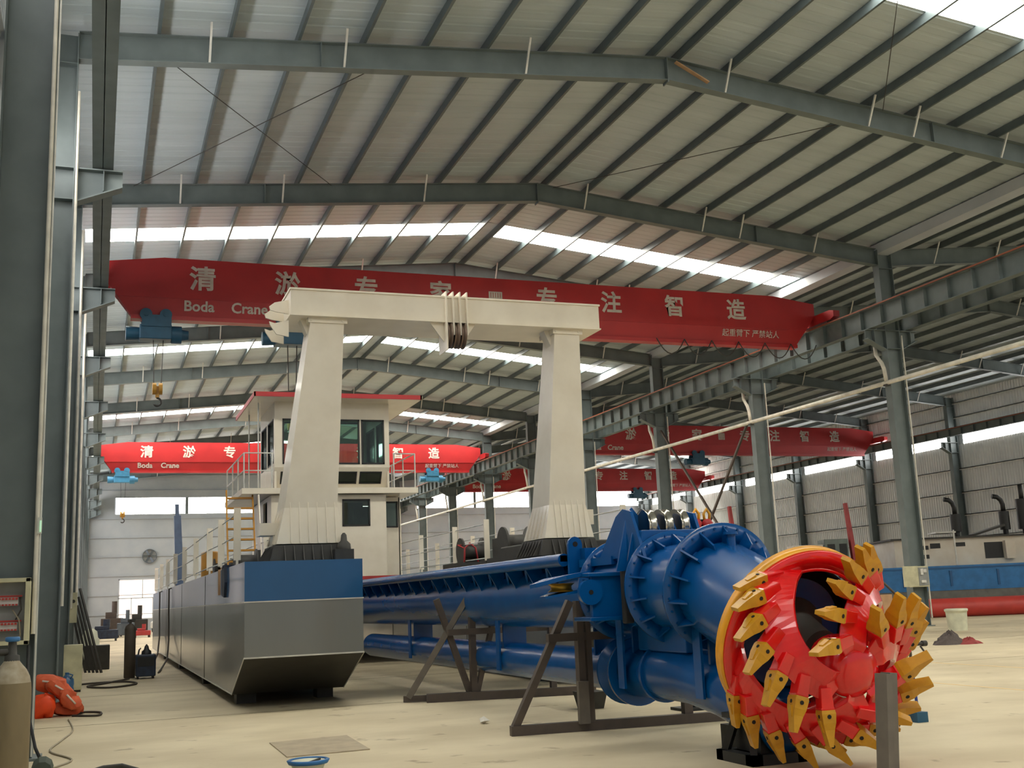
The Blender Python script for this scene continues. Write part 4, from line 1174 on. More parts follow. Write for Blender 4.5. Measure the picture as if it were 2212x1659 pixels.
# stands under the ladder
def stand(label, y, parts, x0=None):
    t = thing('ladder_stand', (6.45, y, 0), label, 'stand')
    for (nm, p0, p1, w, h, mt) in parts:
        mb = MB(); mb.bar(p0, p1, w, h, (0, 1, 0) if abs(p1[1] - p0[1]) < .5 else None); mb.build(nm, M[mt], t)
    return t
stand('brown steel trestle under the ladder, nearer the cutter head', 13.6, [
    ('base_beam', (4.92, 13.62, .06), (8.35, 13.25, .06), .12, .12, 'rust'),
    ('post', (5.86, 13.5, .1), (5.86, 13.5, 1.62), .09, .12, 'rust'), ('post', (5.97, 13.5, .1), (5.97, 13.5, 1.5), .07, .12, 'rust'),
    ('brace', (4.98, 13.62, .1), (5.75, 13.5, 1.62), .09, .09, 'rust'),
    ('cross_bar', (5.42, 13.5, 1.17), (7.4, 13.5, 1.17), .1, .1, 'rust'),
    ('post', (7.3, 13.4, .1), (7.3, 13.4, 1.4), .12, .1, 'rust'),
    ('brace', (8.1, 13.3, .1), (7.2, 13.4, 1.35), .09, .09, 'rust')])
mb = MB(); mb.box(5.76, 5.9, 13.36, 13.42, .1, .62); mb.build('side_plate', M['post'], bpy.data.objects['ladder_stand'])
stand('brown steel trestle with splayed posts under the ladder, farther back', 18.6, [
    ('base_beam', (5.35, 18.95, .07), (8.2, 18.3, .07), .16, .14, 'rust'), ('base_beam', (5.02, 19.25, .06), (5.7, 19.05, .06), .1, .08, 'rust'),
    ('post', (6.15, 18.8, .1), (6.15, 18.8, 1.42), .1, .12, 'rust'),
    ('brace', (5.1, 19.2, .08), (6.05, 18.7, 1.72), .07, .1, 'post'),
    ('brace', (6.1, 18.85, .1), (5.55, 18.9, 1.72), .1, .08, 'rust'), ('brace', (6.2, 18.8, .1), (6.62, 18.7, 1.72), .08, .1, 'rust'),
    ('cross_bar', (5.7, 18.75, 1.15), (7.6, 18.7, 1.15), .1, .1, 'rust'), ('post', (7.5, 18.5, .1), (7.5, 18.5, 1.4), .1, .1, 'rust')])
mb = MB(); mb.hexa([(6.95, 15.9, 0), (7.25, 15.9, 0), (7.25, 16.2, 0), (6.95, 16.2, 0), (6.9, 15.85, .25), (7.3, 15.85, .25), (7.3, 16.25, .25), (6.9, 16.25, .25)]); mb.build('chock', M['dark'], label='dark wedge chock on the floor between the two trestles', cat='block')
# upright H section in front
mb = MB(); mb.bar((5.93, 7.72, 0), (6.02, 7.72, .968), .055, .15, (0, 1, 0)); mb.bar((5.995, 7.74, 0), (6.09, 7.74, .972), .07, .12, (0, 1, 0)); mb.bar((5.962, 7.8, 0), (6.057, 7.8, .965), .06, .04, (0, 1, 0))
mb.build('steel_post', M['post'], label='upright grey-brown mill steel post standing in front of the cutter head', cat='post')

# ================================================================== LEFT FOREGROUND
t = thing('gas_cylinder', (-.40, 7.5, 0), 'tall olive gas cylinder with a blue valve cap, cut by the left edge', 'gas cylinder')
gx, gy = -.455, 7.5
mb = MB(); mb.lathe((gx, gy, 0), (0, 0, 1), [(0, .105), (.02, .116), (1.27, .116), (1.32, .112)], 40); mb.build('body', M['cylinder'], t)
mb = MB(); mb.lathe((gx, gy, 1.315), (0, 0, 1), [(0, .112), (.04, .104), (.08, .085), (.11, .06), (.13, .045), (.15, .04)], 40, caps=False); mb.build('shoulder', M['cylpale'], t, label='flaking pale shoulder')
mb = MB(); mb.lathe((gx, gy, 1.44), (0, 0, 1), [(0, .045), (.04, .042), (.045, .028), (.10, .024), (.15, .022)], 20); mb.cyl((gx, gy, 1.5), (gx - .09, gy, 1.5), .02, seg=12); mb.build('valve', M['dark'], t)
mb = MB(); mb.cyl((gx - .08, gy, 1.5), (gx - .15, gy, 1.5), .024, seg=6); mb.lathe((gx - .13, gy - .03, 1.49), (0, -1, 0), [(0, .035), (.03, .035)], 20); mb.build('regulator', M['brass'], t, label='brass regulator')
mb = MB(); mb.lathe((gx, gy, 1.56), (0, 0, 1), [(0, .03), (.005, .042), (.025, .042), (.03, .034)], 12); mb.build('hand_wheel', M['bluecap'], t, label='blue hand wheel')

# distribution box on the nearest column
t = thing('distribution_box', (-1.0, 15.2, 1.38), 'open ivory distribution box on the nearest left column', 'electrical box')
x0, x1, z0, z1, yb = -1.32, -.735, 1.38, 2.18, 15.24
mb = MB(); mb.box(x0, x1, yb - .02, yb, z0, z1); mb.build('back_plate', M['boxgrey'], t)
mb = MB()
for (a, b_, c, d) in ((x0, x1, z0, z0 + .05), (x0, x1, z1 - .05, z1), (x0, x0 + .05, z0, z1), (x1 - .06, x1, z0, z1)): mb.box(a, b_, yb - .2, yb - .02, c, d)
mb.build('frame', M['ivory'], t, bevel=.006)
for z in (1.90, 1.60):
    mb = MB(); mb.box(x0 + .1, x1 - .14, yb - .10, yb - .02, z - .05, z + .05); mb.build('breaker_row', M['breaker'], t)
    mb = MB()
    for k in range(9):
        xx = x0 + .11 + k * .038; mb.box(xx, xx + .026, yb - .13, yb - .1, z + .02, z + .045); mb.box(xx, xx + .026, yb - .13, yb - .1, z - .05, z - .03)
    mb.box(x0 + .08, x1 - .1, yb - .06, yb - .03, z + .055, z + .075); mb.build('busbar', M['breakred'], t, label='red busbar strips')
for i, pts in enumerate(([(x1 - .12, yb - .1, 1.95), (x1 - .1, yb - .15, 1.8), (x1 - .16, yb - .12, 1.68)], [(x1 - .2, yb - .1, 1.8), (x1 - .12, yb - .16, 1.68), (x1 - .1, yb - .14, 1.5), (x1 - .12, yb - .12, 1.42)])):
    mb = MB(); mb.tube(pts, .009, 6); mb.build('wire', M['palecable'] if i else M['cable'], t)
t = thing('wall_conduit', (-.72, 15.2, 1.5), 'white conduit pipe running up the nearest left column', 'conduit')
mb = MB(); mb.cyl((-.695, 15.2, 1.5), (-.71, 15.2, 13.8), .028, seg=12); mb.build('pipe', M['pvc'], t)
mb = MB(); mb.cyl((-.665, 15.2, .05), (-.645, 15.2, 13.8), .012, seg=8); mb.build('thin_pipe', M['girt'], t)
mb = MB(); mb.box(-.69, -.64, 15.13, 15.17, 2.72, 2.92); mb.build('switch_box', M['girt'], t, label='small switch box'); mb = MB(); mb.box(-.665, -.645, 15.118, 15.13, 2.74, 2.88); mb.build('indicator', M['green'], t, label='green indicator')
for k, (y, r_) in enumerate(((25.0, .03), (34.8, .04), (44.5, .045))):
    mb = MB(); mb.cyl((-.62, y, 1.9), (-.62, y, 13.2), r_, seg=10); mb.build('wall_conduit', M['pvc'], label='white conduit up the %s left column' % ORD[k + 1], cat='conduit')
# orange life vests
def vest(cx, cy, cz, sx, sy, sz, ang, lab, m='orange', tape=True):
    cx -= .09
    t = thing('life_vest', (cx, cy, cz), lab, 'life vest', 'orange life vests by the second column')
    b = MB(); n = 16; rows = []
    rot = Matrix.Rotation(ang, 3, 'Y')
    for j in range(9):
        v = -1 + 2 * j / 8; row = []
        for i in range(n):
            u = 2 * PI * i / n
            ex = .4
            cx_, sx_ = math.cos(u), math.sin(u)
            rr = max(0, 1 - abs(v) ** 3.2) ** .6 if abs(v) < 1 else .0
            rr = max(rr, .15)
            p = Vector((math.copysign(abs(cx_) ** ex, cx_) * sx * rr, math.copysign(abs(sx_) ** ex, sx_) * sy * rr, v * sz + .03 * math.sin(3 * u + cx * 9))) + Vector((random.uniform(-.018, .018), 0, random.uniform(-.022, .022)))
            row.append(rot @ p + Vector((cx, cy, cz)))
        rows.append(row)
    vs = [p for r in rows for p in r]
    for r in range(len(rows) - 1):
        pass
    fs = [(r * n + i, r * n + (i + 1) % n, (r + 1) * n + (i + 1) % n, (r + 1) * n + i) for r in range(len(rows) - 1) for i in range(n)]
    fs += [tuple(range(n))[::-1], tuple(range((len(rows) - 1) * n, len(rows) * n))]
    b.add(vs, fs, smooth=True); b.build('foam_panel', M[m], t, bevel=.02)
    if tape:
        b = MB(); b.tube([rot @ Vector((x * sx, -sy * 1.0, .25 * sz)) + Vector((cx, cy, cz)) for x in (-.5, 0, .5)], .018, 6); b.build('reflective_strip', M['reflect'], t, label='pale reflective strip')
    return t
vest(-.60, 21.72, .55, .26, .17, .13, R(12), 'orange life vest at the top left of the heap')
vest(-.42, 21.56, .44, .25, .19, .12, R(34), 'orange life vest with a pale strip, middle of the heap')
vest(-.26, 21.44, .27, .22, .2, .12, R(48), 'orange life vest with a pale strip, lower right of the heap')
vest(-.30, 21.62, .11, .27, .2, .11, R(4), 'darker orange life vest lying at the bottom right of the heap', tape=False)
vest(-.67, 21.4, .19, .18, .16, .19, R(0), 'bright orange folded vest at the lower left of the heap', 'orange2', False)
# water jug, ivory cabinet, racks
t = thing('water_jug', (-.47, 26.6, 0), 'translucent blue water jug beside the second left column', 'jug')
mb = MB(); mb.lathe((-.51, 26.6, .0), (0, 0, 1), [(0, .1), (.02, .14), (.15, .15), (.2, .14), (.25, .15), (.36, .14), (.42, .07), (.46, .035)], 24); mb.build('body', M['jug'], t)
mb = MB(); mb.cyl((-.51, 26.6, .46), (-.51, 26.6, .5), .04, seg=14); mb.tube([(-.44, 26.5, .36), (-.39, 26.45, .45), (-.48, 26.52, .48)], .015, 6); mb.build('cap', M['bluecap'], t)
t = thing('control_cabinet', (-.42, 28.2, 0), 'small ivory floor cabinet behind the water jug', 'cabinet')
mb = MB(); mb.box(-.62, -.22, 27.8, 28.2, .05, 1.05); mb.build('housing', M['ivory'], t, bevel=.01)
mb = MB(); mb.box(-.58, -.26, 27.79, 27.8, .1, 1.0); mb.box(-.5, -.44, 27.785, 27.79, .55, .8); mb.box(-.4, -.34, 27.785, 27.79, .55, .8); mb.build('front_panel', M['ivory'], t)
mb = MB(); mb.box(-.6, -.24, 27.85, 28.15, 0, .05); mb.build('plinth', M['dark'], t)
t = thing('meter_box', (-.5, 33.9, 1.3), 'grey-ivory box fixed low on the third left column', 'electrical box')
mb = MB(); mb.box(-.655, -.46, 34.8, 34.98, 1.5, 2.35); mb.build('housing', M['ivory'], t); mb = MB(); mb.cyl((-.56, 34.79, 2.1), (-.56, 34.8, 2.1), .05, seg=12); mb.build('dial', M['dark'], t)
t = thing('leaning_bars', (-.2, 36.5, 0), 'dark steel bars leaning against the third left column', 'bars')
for i in range(5):
    mb = MB(); mb.bar((.25 - i * .11, 36.2 + i * .15, 0), (-.42 - i * .03, 36.8, 2.5 - i * .25), .07, .05); mb.build('bar', M['dark'], t)
mb = MB(); mb.box(-.25, .5, 38.2, 39.0, 0, .75); mb.build('scrap_bin', M['dark'], label='dark metal bin beyond the leaning bars', cat='bin', bevel=.02)
mb = MB(); mb.lathe((-.1, 40.5, .0), (0, 0, 1), [(0, .3), (.9, .3), (.95, .25), (1.15, .22), (1.25, .1)], 18); mb.build('white_drum', M['bucket'], label='whitish rounded drum far along the left wall', cat='drum')
# brown cylinder and welding set
t = thing('gas_cylinder', (.93, 32.4, 0), 'dark brown gas cylinder standing beside the navy welding set', 'gas cylinder')
mb = MB(); mb.lathe((.93, 32.4, 0), (0, 0, 1), [(0, .13), (.02, .145), (1.28, .145), (1.36, .12), (1.42, .05)], 24); mb.build('body', M['oxy'], t)
mb = MB(); mb.cyl((.93, 32.4, 1.42), (.93, 32.4, 1.52), .035, seg=12); mb.box(.86, 1.06, 32.37, 32.43, 1.46, 1.54); mb.build('valve', M['dark'], t)
t = thing('welding_set', (1.3, 31.7, 0), 'dark navy welding set on the floor left of the pontoon', 'welding machine')
mb = MB(); mb.box(1.06, 1.56, 31.5, 32.1, .06, .62); mb.build('housing', M['weld'], t, bevel=.03)
mb = MB(); mb.box(1.1, 1.52, 31.49, 31.5, .32, .56); mb.build('front_panel', M['black'], t)
mb = MB(); mb.lathe((1.33, 31.8, .62), (0, 0, 1), [(0, .13), (.08, .12), (.12, .07), (.2, .05), (.26, .01)], 12); mb.tube([(1.12, 31.7, .62), (1.14, 31.7, .74), (1.18, 31.8, .78)], .02, 6); mb.build('cap_bundle', M['black'], t)
for (x, y) in ((1.12, 31.55), (1.5, 31.55), (1.12, 32.05), (1.5, 32.05)):
    mb = MB(); mb.cyl((x - .02, y, .05), (x + .02, y, .05), .05, seg=12); mb.build('wheel', M['rubber'], t)
# cables on the floor
def cable(pts, r, lab, m='cable', name='floor_cable'):
    P = [Vector((x, y, r)) for x, y in pts]; out = []
    for i in range(len(P) - 1):
        p0 = P[max(i - 1, 0)]; p1 = P[i]; p2 = P[i + 1]; p3 = P[min(i + 2, len(P) - 1)]
        for k in range(6):
            u = k / 6; out.append(.5 * ((2 * p1) + (p2 - p0) * u + (2 * p0 - 5 * p1 + 4 * p2 - p3) * u * u + (3 * p1 - p0 - 3 * p2 + p3) * u ** 3))
    out.append(P[-1]); mb = MB(); mb.tube(out, r, 6); mb.build(name, M[m], label=lab, cat='cable')
cable([(.9, 31.6), (.3, 30.2), (-.1, 29.3), (.4, 28.4), (1.0, 29.2), (.8, 30.4), (.1, 30.6), (-.4, 30.2)], .025, 'dark cable coiled on the floor left of the welding set')
cable([(-.3, 21.2), (.1, 20.9), (.15, 21.5), (-.1, 21.8), (-.25, 21.5)], .02, 'dark looped cable end beside the orange vests')
cable([(-.35, 20.6), (-.25, 18.6), (-.38, 17.2), (-.48, 16.0), (-.2, 14.9), (-.42, 14.2)], .012, 'pale thin cable running across the floor toward the camera at left', 'palecable')
cable([(9.2, 12.6), (8.4, 11.8), (7.6, 11.2), (7.1, 10.9)], .015, 'thin dark cable on the floor behind the cutter head')
# dark objects at the very front
t = thing('plug_connector', (-.43, 13.1, 0), 'dark green rubber plug connector on the floor at lower left', 'plug')
mb = MB(); mb.lathe((-.47, 13.25, .10), (0, .3, .06), [(0, .03), (.02, .10), (.18, .11), (.25, .09), (.3, .04)], 10, smooth=False); mb.build('body', mat('rubber_green', (66, 76, 66), .7), t)
mb = MB(); mb.tube([(-.47, 13.5, .14), (-.56, 13.7, .3), (-.66, 14.2, .6), (-.72, 14.8, .95), (-.74, 15.15, 1.36)], .018, 8); mb.build('cord', M['rubber'], t)
t = thing('scrap_strap', (.22, 13.6, 0), 'dark folded strap lying on the floor at the bottom edge', 'strap')
mb = MB(); mb.tube([(-.02, 13.6, .02), (.14, 13.75, .03), (.34, 13.7, .035), (.5, 13.45, .02), (.4, 13.35, .02), (.1, 13.5, .02)], [.015, .025, .03, .015, .012, .01], 8); mb.build('band', M['dark'], t)
# floor hatch plate, white-blue round lid, paper
mb = MB(); mb.hexa([(2.12, 13.45, 0.001), (3.10, 13.5, 0.001), (3.16, 15.1, 0.001), (2.14, 14.98, 0.001), (2.12, 13.45, .012), (3.10, 13.5, .012), (3.16, 15.1, .012), (2.14, 14.98, .012)])
mb.build('floor_plate', M['floorplate'], label='thin square steel plate lying on the dusty floor in front of the pontoon', cat='plate')
t = thing('round_basin', (2.16, 12.3, 0), 'round white basin with a blue rim at the bottom edge', 'basin')
bx, by = 2.16, 12.3
mb = MB(); mb.lathe((bx, by, 0), (0, 0, 1), [(0, .15), (.09, .19), (.10, .18), (.05, .12), (.045, .01)], 36); mb.build('bowl', M['bucket'], t)
mb = MB(); mb.lathe((bx, by, .07), (0, 0, 1), [(0, .185), (.0, .205), (.035, .225), (.045, .205), (.04, .185)], 44, caps=False, closed=True); mb.build('rim', M['bluelid'], t, label='blue rim')
mb = MB(); mb.bar((2.12, 12.32, .06), (2.3, 12.36, .1), .03, .02); mb.build('handle', M['dark'], t)
mb = MB(); n = 7
random.seed(3)
vs = [(5.1 + .09 * math.cos(a) * random.uniform(.6, 1.3), 15.2 + .09 * math.sin(a), .01 + random.uniform(0, .07)) for a in [2 * PI * i / n for i in range(n)]] + [(5.1, 15.2, .1), (5.1, 15.2, 0.0)]
mb.add(vs, [(i, (i + 1) % n, n) for i in range(n)] + [((i + 1) % n, i, n + 1) for i in range(n)]); mb.build('paper_scrap', M['paper'], label='crumpled white paper scrap on the open floor', cat='paper')
# blue trolley behind the cutter
t = thing('blue_trolley', (9.3, 11.6, 0), 'thin blue tube trolley with a dark clamp behind the cutter head', 'trolley')
mb = MB()
for p in (((9.5, 11.6, .1), (9.47, 11.6, 1.05)), ((8.85, 11.8, .1), (8.8, 11.8, 1.5)), ((9.49, 11.6, .84), (8.82, 11.75, .84)), ((9.5, 11.6, .12), (8.85, 11.8, .12)), ((8.85, 11.8, .12), (8.9, 12.3, .12)), ((9.47, 11.6, 1.05), (8.81, 11.78, 1.05))): mb.cyl(p[0], p[1], .018, seg=8)
mb.build('frame', M['cartblue'], t)
mb = MB(); mb.box(9.42, 9.58, 11.52, 11.7, .0, .12); mb.build('foot_tray', M['hoist'], t)
mb = MB(); mb.cyl((9.45, 11.55, .92), (9.66, 11.55, .93), .02, seg=8); mb.cyl((9.63, 11.55, .93), (9.69, 11.55, .93), .035, seg=12); mb.tube([(9.6, 11.55, .9), (9.66, 11.55, .82), (9.68, 11.55, .74), (9.64, 11.55, .69), (9.6, 11.55, .74), (9.62, 11.55, .82)], .012, 6); mb.build('clamp', M['dark'], t)
cable([(9.3, 12.2), (9.0, 12.5)], .012, 'short dark cable end under the blue trolley')
mb = MB(); mb.tube([(7.1, 10.7, 1.80), (7.5, 10.4, 1.86), (7.86, 10.2, 1.81), (8.03, 10.2, 1.73), (8.2, 10.2, 1.58), (8.33, 10.2, 1.42), (8.42, 10.3, .9), (8.45, 10.5, .3), (8.5, 10.8, .014)], .014, 6); mb.build('hanging_cable', M['rust'], label='brown cable curving down behind the right side of the cutter head', cat='cable')
mb = MB(); mb.box(9.0, 9.75, 13.0, 13.05, .55, 1.25) if False else mb.box(25.6, 26.6, 33.2, 33.25, 0.0, 1.25)
mb.build('plywood_sheet', M['wood'], label='tan plywood sheet standing left of the column switch box', cat='board')

# ================================================================== RIGHT SIDE OF THE HALL
t = thing('switch_box', (29.0, 34.5, 1.45), 'open ivory switch box on the nearest middle column', 'electrical box')
mb = MB(); mb.box(28.72, 29.5, 34.595, 34.795, 1.45, 2.22); mb.build('housing', M['ivory'], t, bevel=.01)
mb = MB(); mb.box(29.02, 29.46, 34.575, 34.595, 1.5, 2.17); mb.build('inner_plate', M['boxgrey'], t)
mb = MB(); mb.box(28.3, 28.98, 34.545, 34.585, 1.47, 2.23); mb.build('door_panel', M['ivory'], t)
mb = MB(); mb.box(29.08, 29.2, 34.525, 34.575, 1.9, 2.12); mb.box(29.22, 29.36, 34.525, 34.575, 1.98, 2.1); mb.box(29.1, 29.3, 34.525, 34.575, 1.6, 1.7); mb.build('breaker_row', M['breaker'], t)
mb = MB(); mb.lathe((27.05, 30.6, 0), (0, 0, 1), [(0, .30), (.55, .335), (.62, .345), (.63, .37), (.70, .38), (.72, .34), (.72, .32), (.5, .31)], 36, caps=True); mb.build('white_bucket', M['bucket'], label='large cream plastic bucket on the floor before the red pipe', cat='bucket')
# rag heap
t = thing('rag_heap', (21.8, 24.3, 0), 'small heap of grey and red rags on the floor at right', 'rags')
random.seed(11)
def lump(cx, cy, sx, sy, h, m, name):
    mb = MB(); n = 22; vs = []; rings = 6
    for j in range(rings):
        f = j / (rings - 1)
        for i in range(n):
            a = 2 * PI * i / n; r_ = 1 - f * .9 + random.uniform(-.08, .08)
            vs.append((cx + sx * r_ * math.cos(a), cy + sy * r_ * math.sin(a), h * f ** .8 * random.uniform(.75, 1.15)))
    fs = [(j * n + i, j * n + (i + 1) % n, (j + 1) * n + (i + 1) % n, (j + 1) * n + i) for j in range(rings - 1) for i in range(n)] + [tuple(range((rings - 1) * n, rings * n))]
    mb.add(vs, fs); mb.build(name, M[m], t)
lump(21.25, 24.4, .5, .3, .34, 'rag', 'grey_rag'); lump(21.7, 24.2, .42, .25, .17, 'ragred', 'red_rag')
# red pipes on the floor
mb = MB(); mb.cyl((34.9, 42.5, .42), (47.5, 36.5, .42), .42, seg=28); mb.build('red_pipe', M['redpipe'], label='long red pipe lying on the floor by the far barge', cat='pipe')

# far barge: blue over grey, with white superstructure and exhausts
bg0 = Vector((33.5, 47.5, 0)); bdir = Vector((1, -.42, 0)).normalized(); bn = Vector((-bdir.y, bdir.x, 0))
def BP(u, v, z): return bg0 + bdir * u + bn * v + Vector((0, 0, z))
def bbox(mb, u0, u1, v0, v1, z0, z1, mi=0):
    c = [BP(u0, v0, z0), BP(u1, v0, z0), BP(u1, v1, z0), BP(u0, v1, z0), BP(u0, v0, z1), BP(u1, v0, z1), BP(u1, v1, z1), BP(u0, v1, z1)]
    return mb.hexa(c, mi)
t = thing('barge', tuple(BP(9, 2, 0)), 'blue and grey barge with a white deckhouse in the right-hand hall', 'barge')
mb = bbox(MB(), -4, 20, 0, 7, .12, 1.15); mb.build('lower_hull', M['bargegrey'], t)
mb = bbox(MB(), -4, 20, -.02, 7, 1.15, 2.35); mb.build('upper_hull', M['bargeblue'], t)
for k in range(10):
    mb = bbox(MB(), -2.6 + k * 2.3, -2.5 + k * 2.3, -.07, -.02, 1.35, 2.1); mb.build('hull_rib', M['bluehull'], t)
mb = bbox(MB(), -4, 20, -.05, -.02, 2.2, 2.27); mb.build('rubbing_strake', M['bluehull'], t)
mb = bbox(MB(), 4.4, 19.5, 1.2, 5.5, 2.35, 3.72); mb.build('deckhouse_wall', M['white2'], t)
mb = bbox(MB(), 4.2, 19.8, 1.0, 5.7, 3.72, 3.8); mb.build('deckhouse_roof', M['dark'], t)
for (u0, u1, z0, z1) in ((4.9, 6.1, 3.2, 3.4), (6.2, 6.7, 3.25, 3.5), (7.4, 7.95, 3.3, 3.5), (8.9, 9.8, 2.65, 3.45), (12.4, 13.5, 2.65, 3.5), (16.0, 17.1, 2.65, 3.5), (4.9, 6.1, 2.75, 2.95)):
    mb = bbox(MB(), u0, u1, 1.17, 1.2, z0, z1); mb.build('window', M['black'], t, label='dark window opening')
mb = bbox(MB(), 9.85, 10.3, .9, 1.18, 2.6, 3.5); mb.build('open_door', M['white2'], t)
for u in (7.1, 13.2): 
    mb = MB(); mb.cyl(BP(u, .2, 2.35), BP(u, .2, 4.1), .04, seg=8); mb.build('stanchion', M['girt'], t)
for (u, h, bent) in ((8.1, 5.75, 1), (10.6, 5.8, 1), (11.6, 6.4, 0)):
    mb = MB(); mb.cyl(BP(u, 2.6, 3.8), BP(u, 2.6, 4.1), .14, seg=12); mb.cyl(BP(u, 2.6, 4.1), BP(u, 2.6, h - .75), .32 if not bent else .26, seg=18)
    top = [BP(u, 2.6, h - .75), BP(u, 2.6, h - .4)] + ([BP(u - .08, 2.6, h - .15), BP(u - .25, 2.6, h), BP(u - .5, 2.6, h + .05)] if bent else [BP(u, 2.6, h)])
    mb.tube(top, .12, 10); mb.build('exhaust_stack', M['black'], t)
mb = MB(); mb.bar(BP(8.6, 2, 3.85), BP(10.2, 2, 4.3), .9, .1); mb.build('awning_sheet', M['dark'], t)
mb = bbox(MB(), 6.6, 7.6, 1.3, 2.6, 4.0, 4.08); mb.build('white_rack', M['girt'], t)
mb = bbox(MB(), -.6, .9, 1.5, 3.2, 2.35, 3.7); mb.build('deck_cabinet', M['white2'], t); mb = bbox(MB(), 1.0, 2.2, 1.6, 3.0, 2.35, 3.95); mb.build('deck_locker', M['interior'], t)
for u in (1.15, 1.75): mb = bbox(MB(), u, u + .38, 1.57, 1.6, 2.5, 3.7); mb.build('locker_opening', M['black'], t)
mb = bbox(MB(), -3.5, -1.6, 1.5, 2.6, 2.35, 2.85); mb.build('engine_block', M['rust'], t, bevel=.03); mb = bbox(MB(), -3.4, -2.0, 1.5, 2.2, 3.0, 3.7); mb.build('red_louvre', M['boomred'], t)
for (u, h, l) in ((-3.4, 5.9, 'slim red boom standing on the far barge, left one'), (2.6, 5.8, 'slim red boom half behind the nearest middle column')):
    mb = MB(); mb.bar(BP(u, 2.0, 2.3), BP(u - .2, 2.2, h), .3, .2, w1=.16, h1=.16); mb.build('red_boom', M['boomred'], label=l, cat='boom')
# supports under the barge
for u in (-3, 2, 7, 12, 17):
    mb = bbox(MB(), u, u + .5, .3, 6.5, 0, .12); mb.build('keel_block', M['dark'], label='low dark sleeper under the far barge', cat='block', group='barge sleepers')

# red shackles on a dark bundle behind the drive flange
t = thing('hook_bundle', (8.4, 14.6, 1.8), 'pair of red and yellow lifting hooks hanging behind the blue flange', 'hooks')
for i, x in enumerate((8.32, 8.5)):
    mb = MB(); mb.lathe((x, 14.6, 2.42), (0, 0, 1), [(0, .08), (.12, .075), (.2, .07), (.24, .09), (.3, .05)], 12); mb.build('red_sleeve', M['red'], t)
    mb = MB(); mb.tube([(x - .04, 14.6, 2.70), (x - .05, 14.6, 2.8), (x, 14.6, 2.87), (x + .05, 14.6, 2.8), (x + .04, 14.6, 2.72)], .022, 8); mb.build('eye', M['yellow'] if i == 0 else M['tooth'], t)
mb = MB(); mb.hexa([(8.0, 14.62, 2.1), (8.6, 14.62, 2.1), (8.6, 14.9, 2.1), (8.0, 14.9, 2.1), (8.2, 14.62, 2.72), (8.45, 14.62, 2.72), (8.45, 14.9, 2.72), (8.2, 14.9, 2.72)]); mb.build('dark_bundle', M['black'], t)
mb = MB(); mb.cyl((8.2, 14.8, 0), (8.2, 14.8, 2.1), .06, seg=10); mb.box(7.9, 8.5, 14.6, 15.0, 0, .04); mb.build('stand_pole', M['black'], t)

# far fans and hanging hook, far clutter
def fan(x, z, y, r_, lab):
    t = thing('exhaust_fan', (x, y, z), lab, 'fan')
    mb = MB(); mb.lathe((x, y, z), (0, -1, 0), [(0, r_ - .05), (0, r_), (.15, r_), (.15, r_ - .05)], 28, caps=False, closed=True); mb.build('housing_ring', M['fanmetal'], t)
    for k in range(6):
        a = 2 * PI * k / 6; mb = MB(); mb.bar((x, y - .08, z), (x + (r_ - .07) * math.cos(a), y - .1, z + (r_ - .07) * math.sin(a)), .2, .03, (0, 1, .5)); mb.build('fan_blade', M['fanmetal'], t)
    mb = MB(); mb.cyl((x, y - .16, z), (x, y, z), .12, seg=12); mb.build('hub', M['dark'], t)
    mb = MB(); mb.cyl((x, y + .0, z), (x, y + .03, z), r_ - .02, seg=28); mb.build('dark_opening', M['boxgrey'], t)
fan(4.85, 7.0, YB1 - .13, .68, 'round exhaust fan on the end wall, left one')
fan(15.2, 7.0, YB1 - .13, .68, 'round exhaust fan on the end wall, right one near the stair')
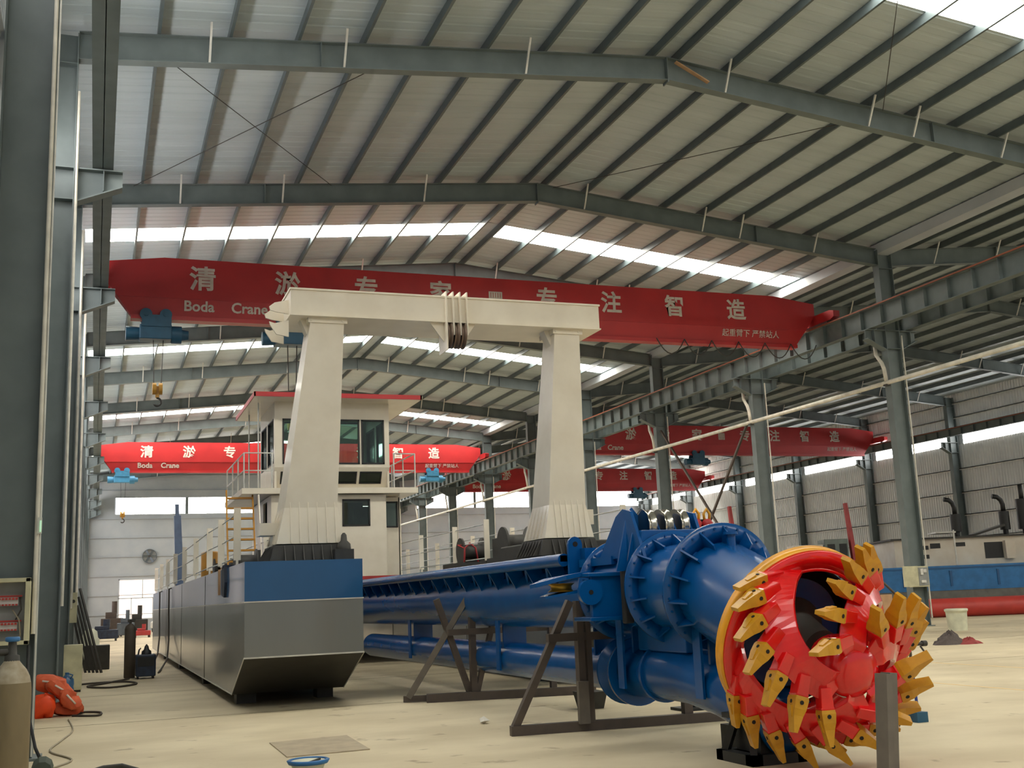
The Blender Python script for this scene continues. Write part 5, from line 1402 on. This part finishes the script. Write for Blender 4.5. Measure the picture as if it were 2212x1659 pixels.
for i, (x, y, w, d, h, m, nm, l) in enumerate((
        (1.3, 92, 1.6, 1.2, 2.3, 'rust', 'brown_machine', 'brown machine far away at the end of the left wall'),
        (3.3, 96, 1.5, 1.5, 2.0, 'dark', 'dark_machine', 'dark machine in front of the far doorway'),
        (.6, 78, 1.8, 1.0, 1.2, 'weld', 'navy_bench', 'navy workbench far along the left wall'),
        (3.2, 84, 1.1, 1.0, .8, 'boomred', 'red_crate', 'small red crate far behind the brown gas cylinder'),
        (2.2, 88, 1.2, 1.1, 1.7, 'fanmetal', 'grey_machine', 'grey machine between the brown and dark machines'))):
    t = thing(nm, (x, y, 0), l, 'machine' if 'machine' in nm else nm.split('_')[1])
    mb = MB(); mb.box(x - w / 2, x + w / 2, y - d / 2, y + d / 2, .15, h * .6); mb.build('body', M[m], t, bevel=.04)
    mb = MB(); mb.box(x - w * .3, x + w * .2, y - d * .3, y + d * .3, h * .6, h * .8); mb.cyl((x + w * .1, y, h * .75), (x + w * .1, y, h * 1.15), .12 * w); mb.build('head', M[m], t, bevel=.03)
    for (sx, sy) in ((-1, -1), (1, -1), (-1, 1), (1, 1)):
        mb = MB(); mb.box(x + sx * w * .42 - .06, x + sx * w * .42 + .06, y + sy * d * .42 - .06, y + sy * d * .42 + .06, 0, .2); mb.build('foot', M['dark'], t)
t = thing('white_car', (5.6, 104, 0), 'small white vehicle by the far doorway', 'car')
mb = MB(); mb.prism([(4.7, 102, .35), (6.5, 102, .35), (6.5, 102, .85), (6.2, 102, .95), (5.9, 102, 1.4), (5.2, 102, 1.4), (4.9, 102, .95), (4.7, 102, .85)], (0, 3.4, 0)); mb.build('body', M['girt'], t, bevel=.06)
mb = MB(); mb.prism([(5.0, 101.97, .97), (6.1, 101.97, .97), (5.85, 101.97, 1.32), (5.25, 101.97, 1.32)], (0, .04, 0)); mb.build('windscreen', M['black'], t)
for (x, y) in ((4.8, 102.6), (6.3, 102.6), (4.8, 104.8), (6.3, 104.8)):
    mb = MB(); mb.cyl((x, y, .33), (x + .2, y, .33), .33, seg=18); mb.build('wheel', M['rubber'], t)

# painted lines and joints on the floor
for i, (x0, x1, y0, y1, m) in enumerate(((-1.2, 28.6, 19.42, 19.435, 'dark'), (-1.2, 28.6, 26.0, 26.02, 'dark'), (-1.2, 28.6, 32.5, 32.52, 'dark'), (13.2, 13.28, 9.0, 60.0, 'yellow'), (16.4, 16.48, 9.0, 60.0, 'yellow'))):
    mb = MB(); mb.box(x0, x1, y0, y1, 0.0005, .0025); mb.build('trim_%d' % (3001 + i), M['jointline'] if m == 'dark' else M['floorline'], kind='structure')
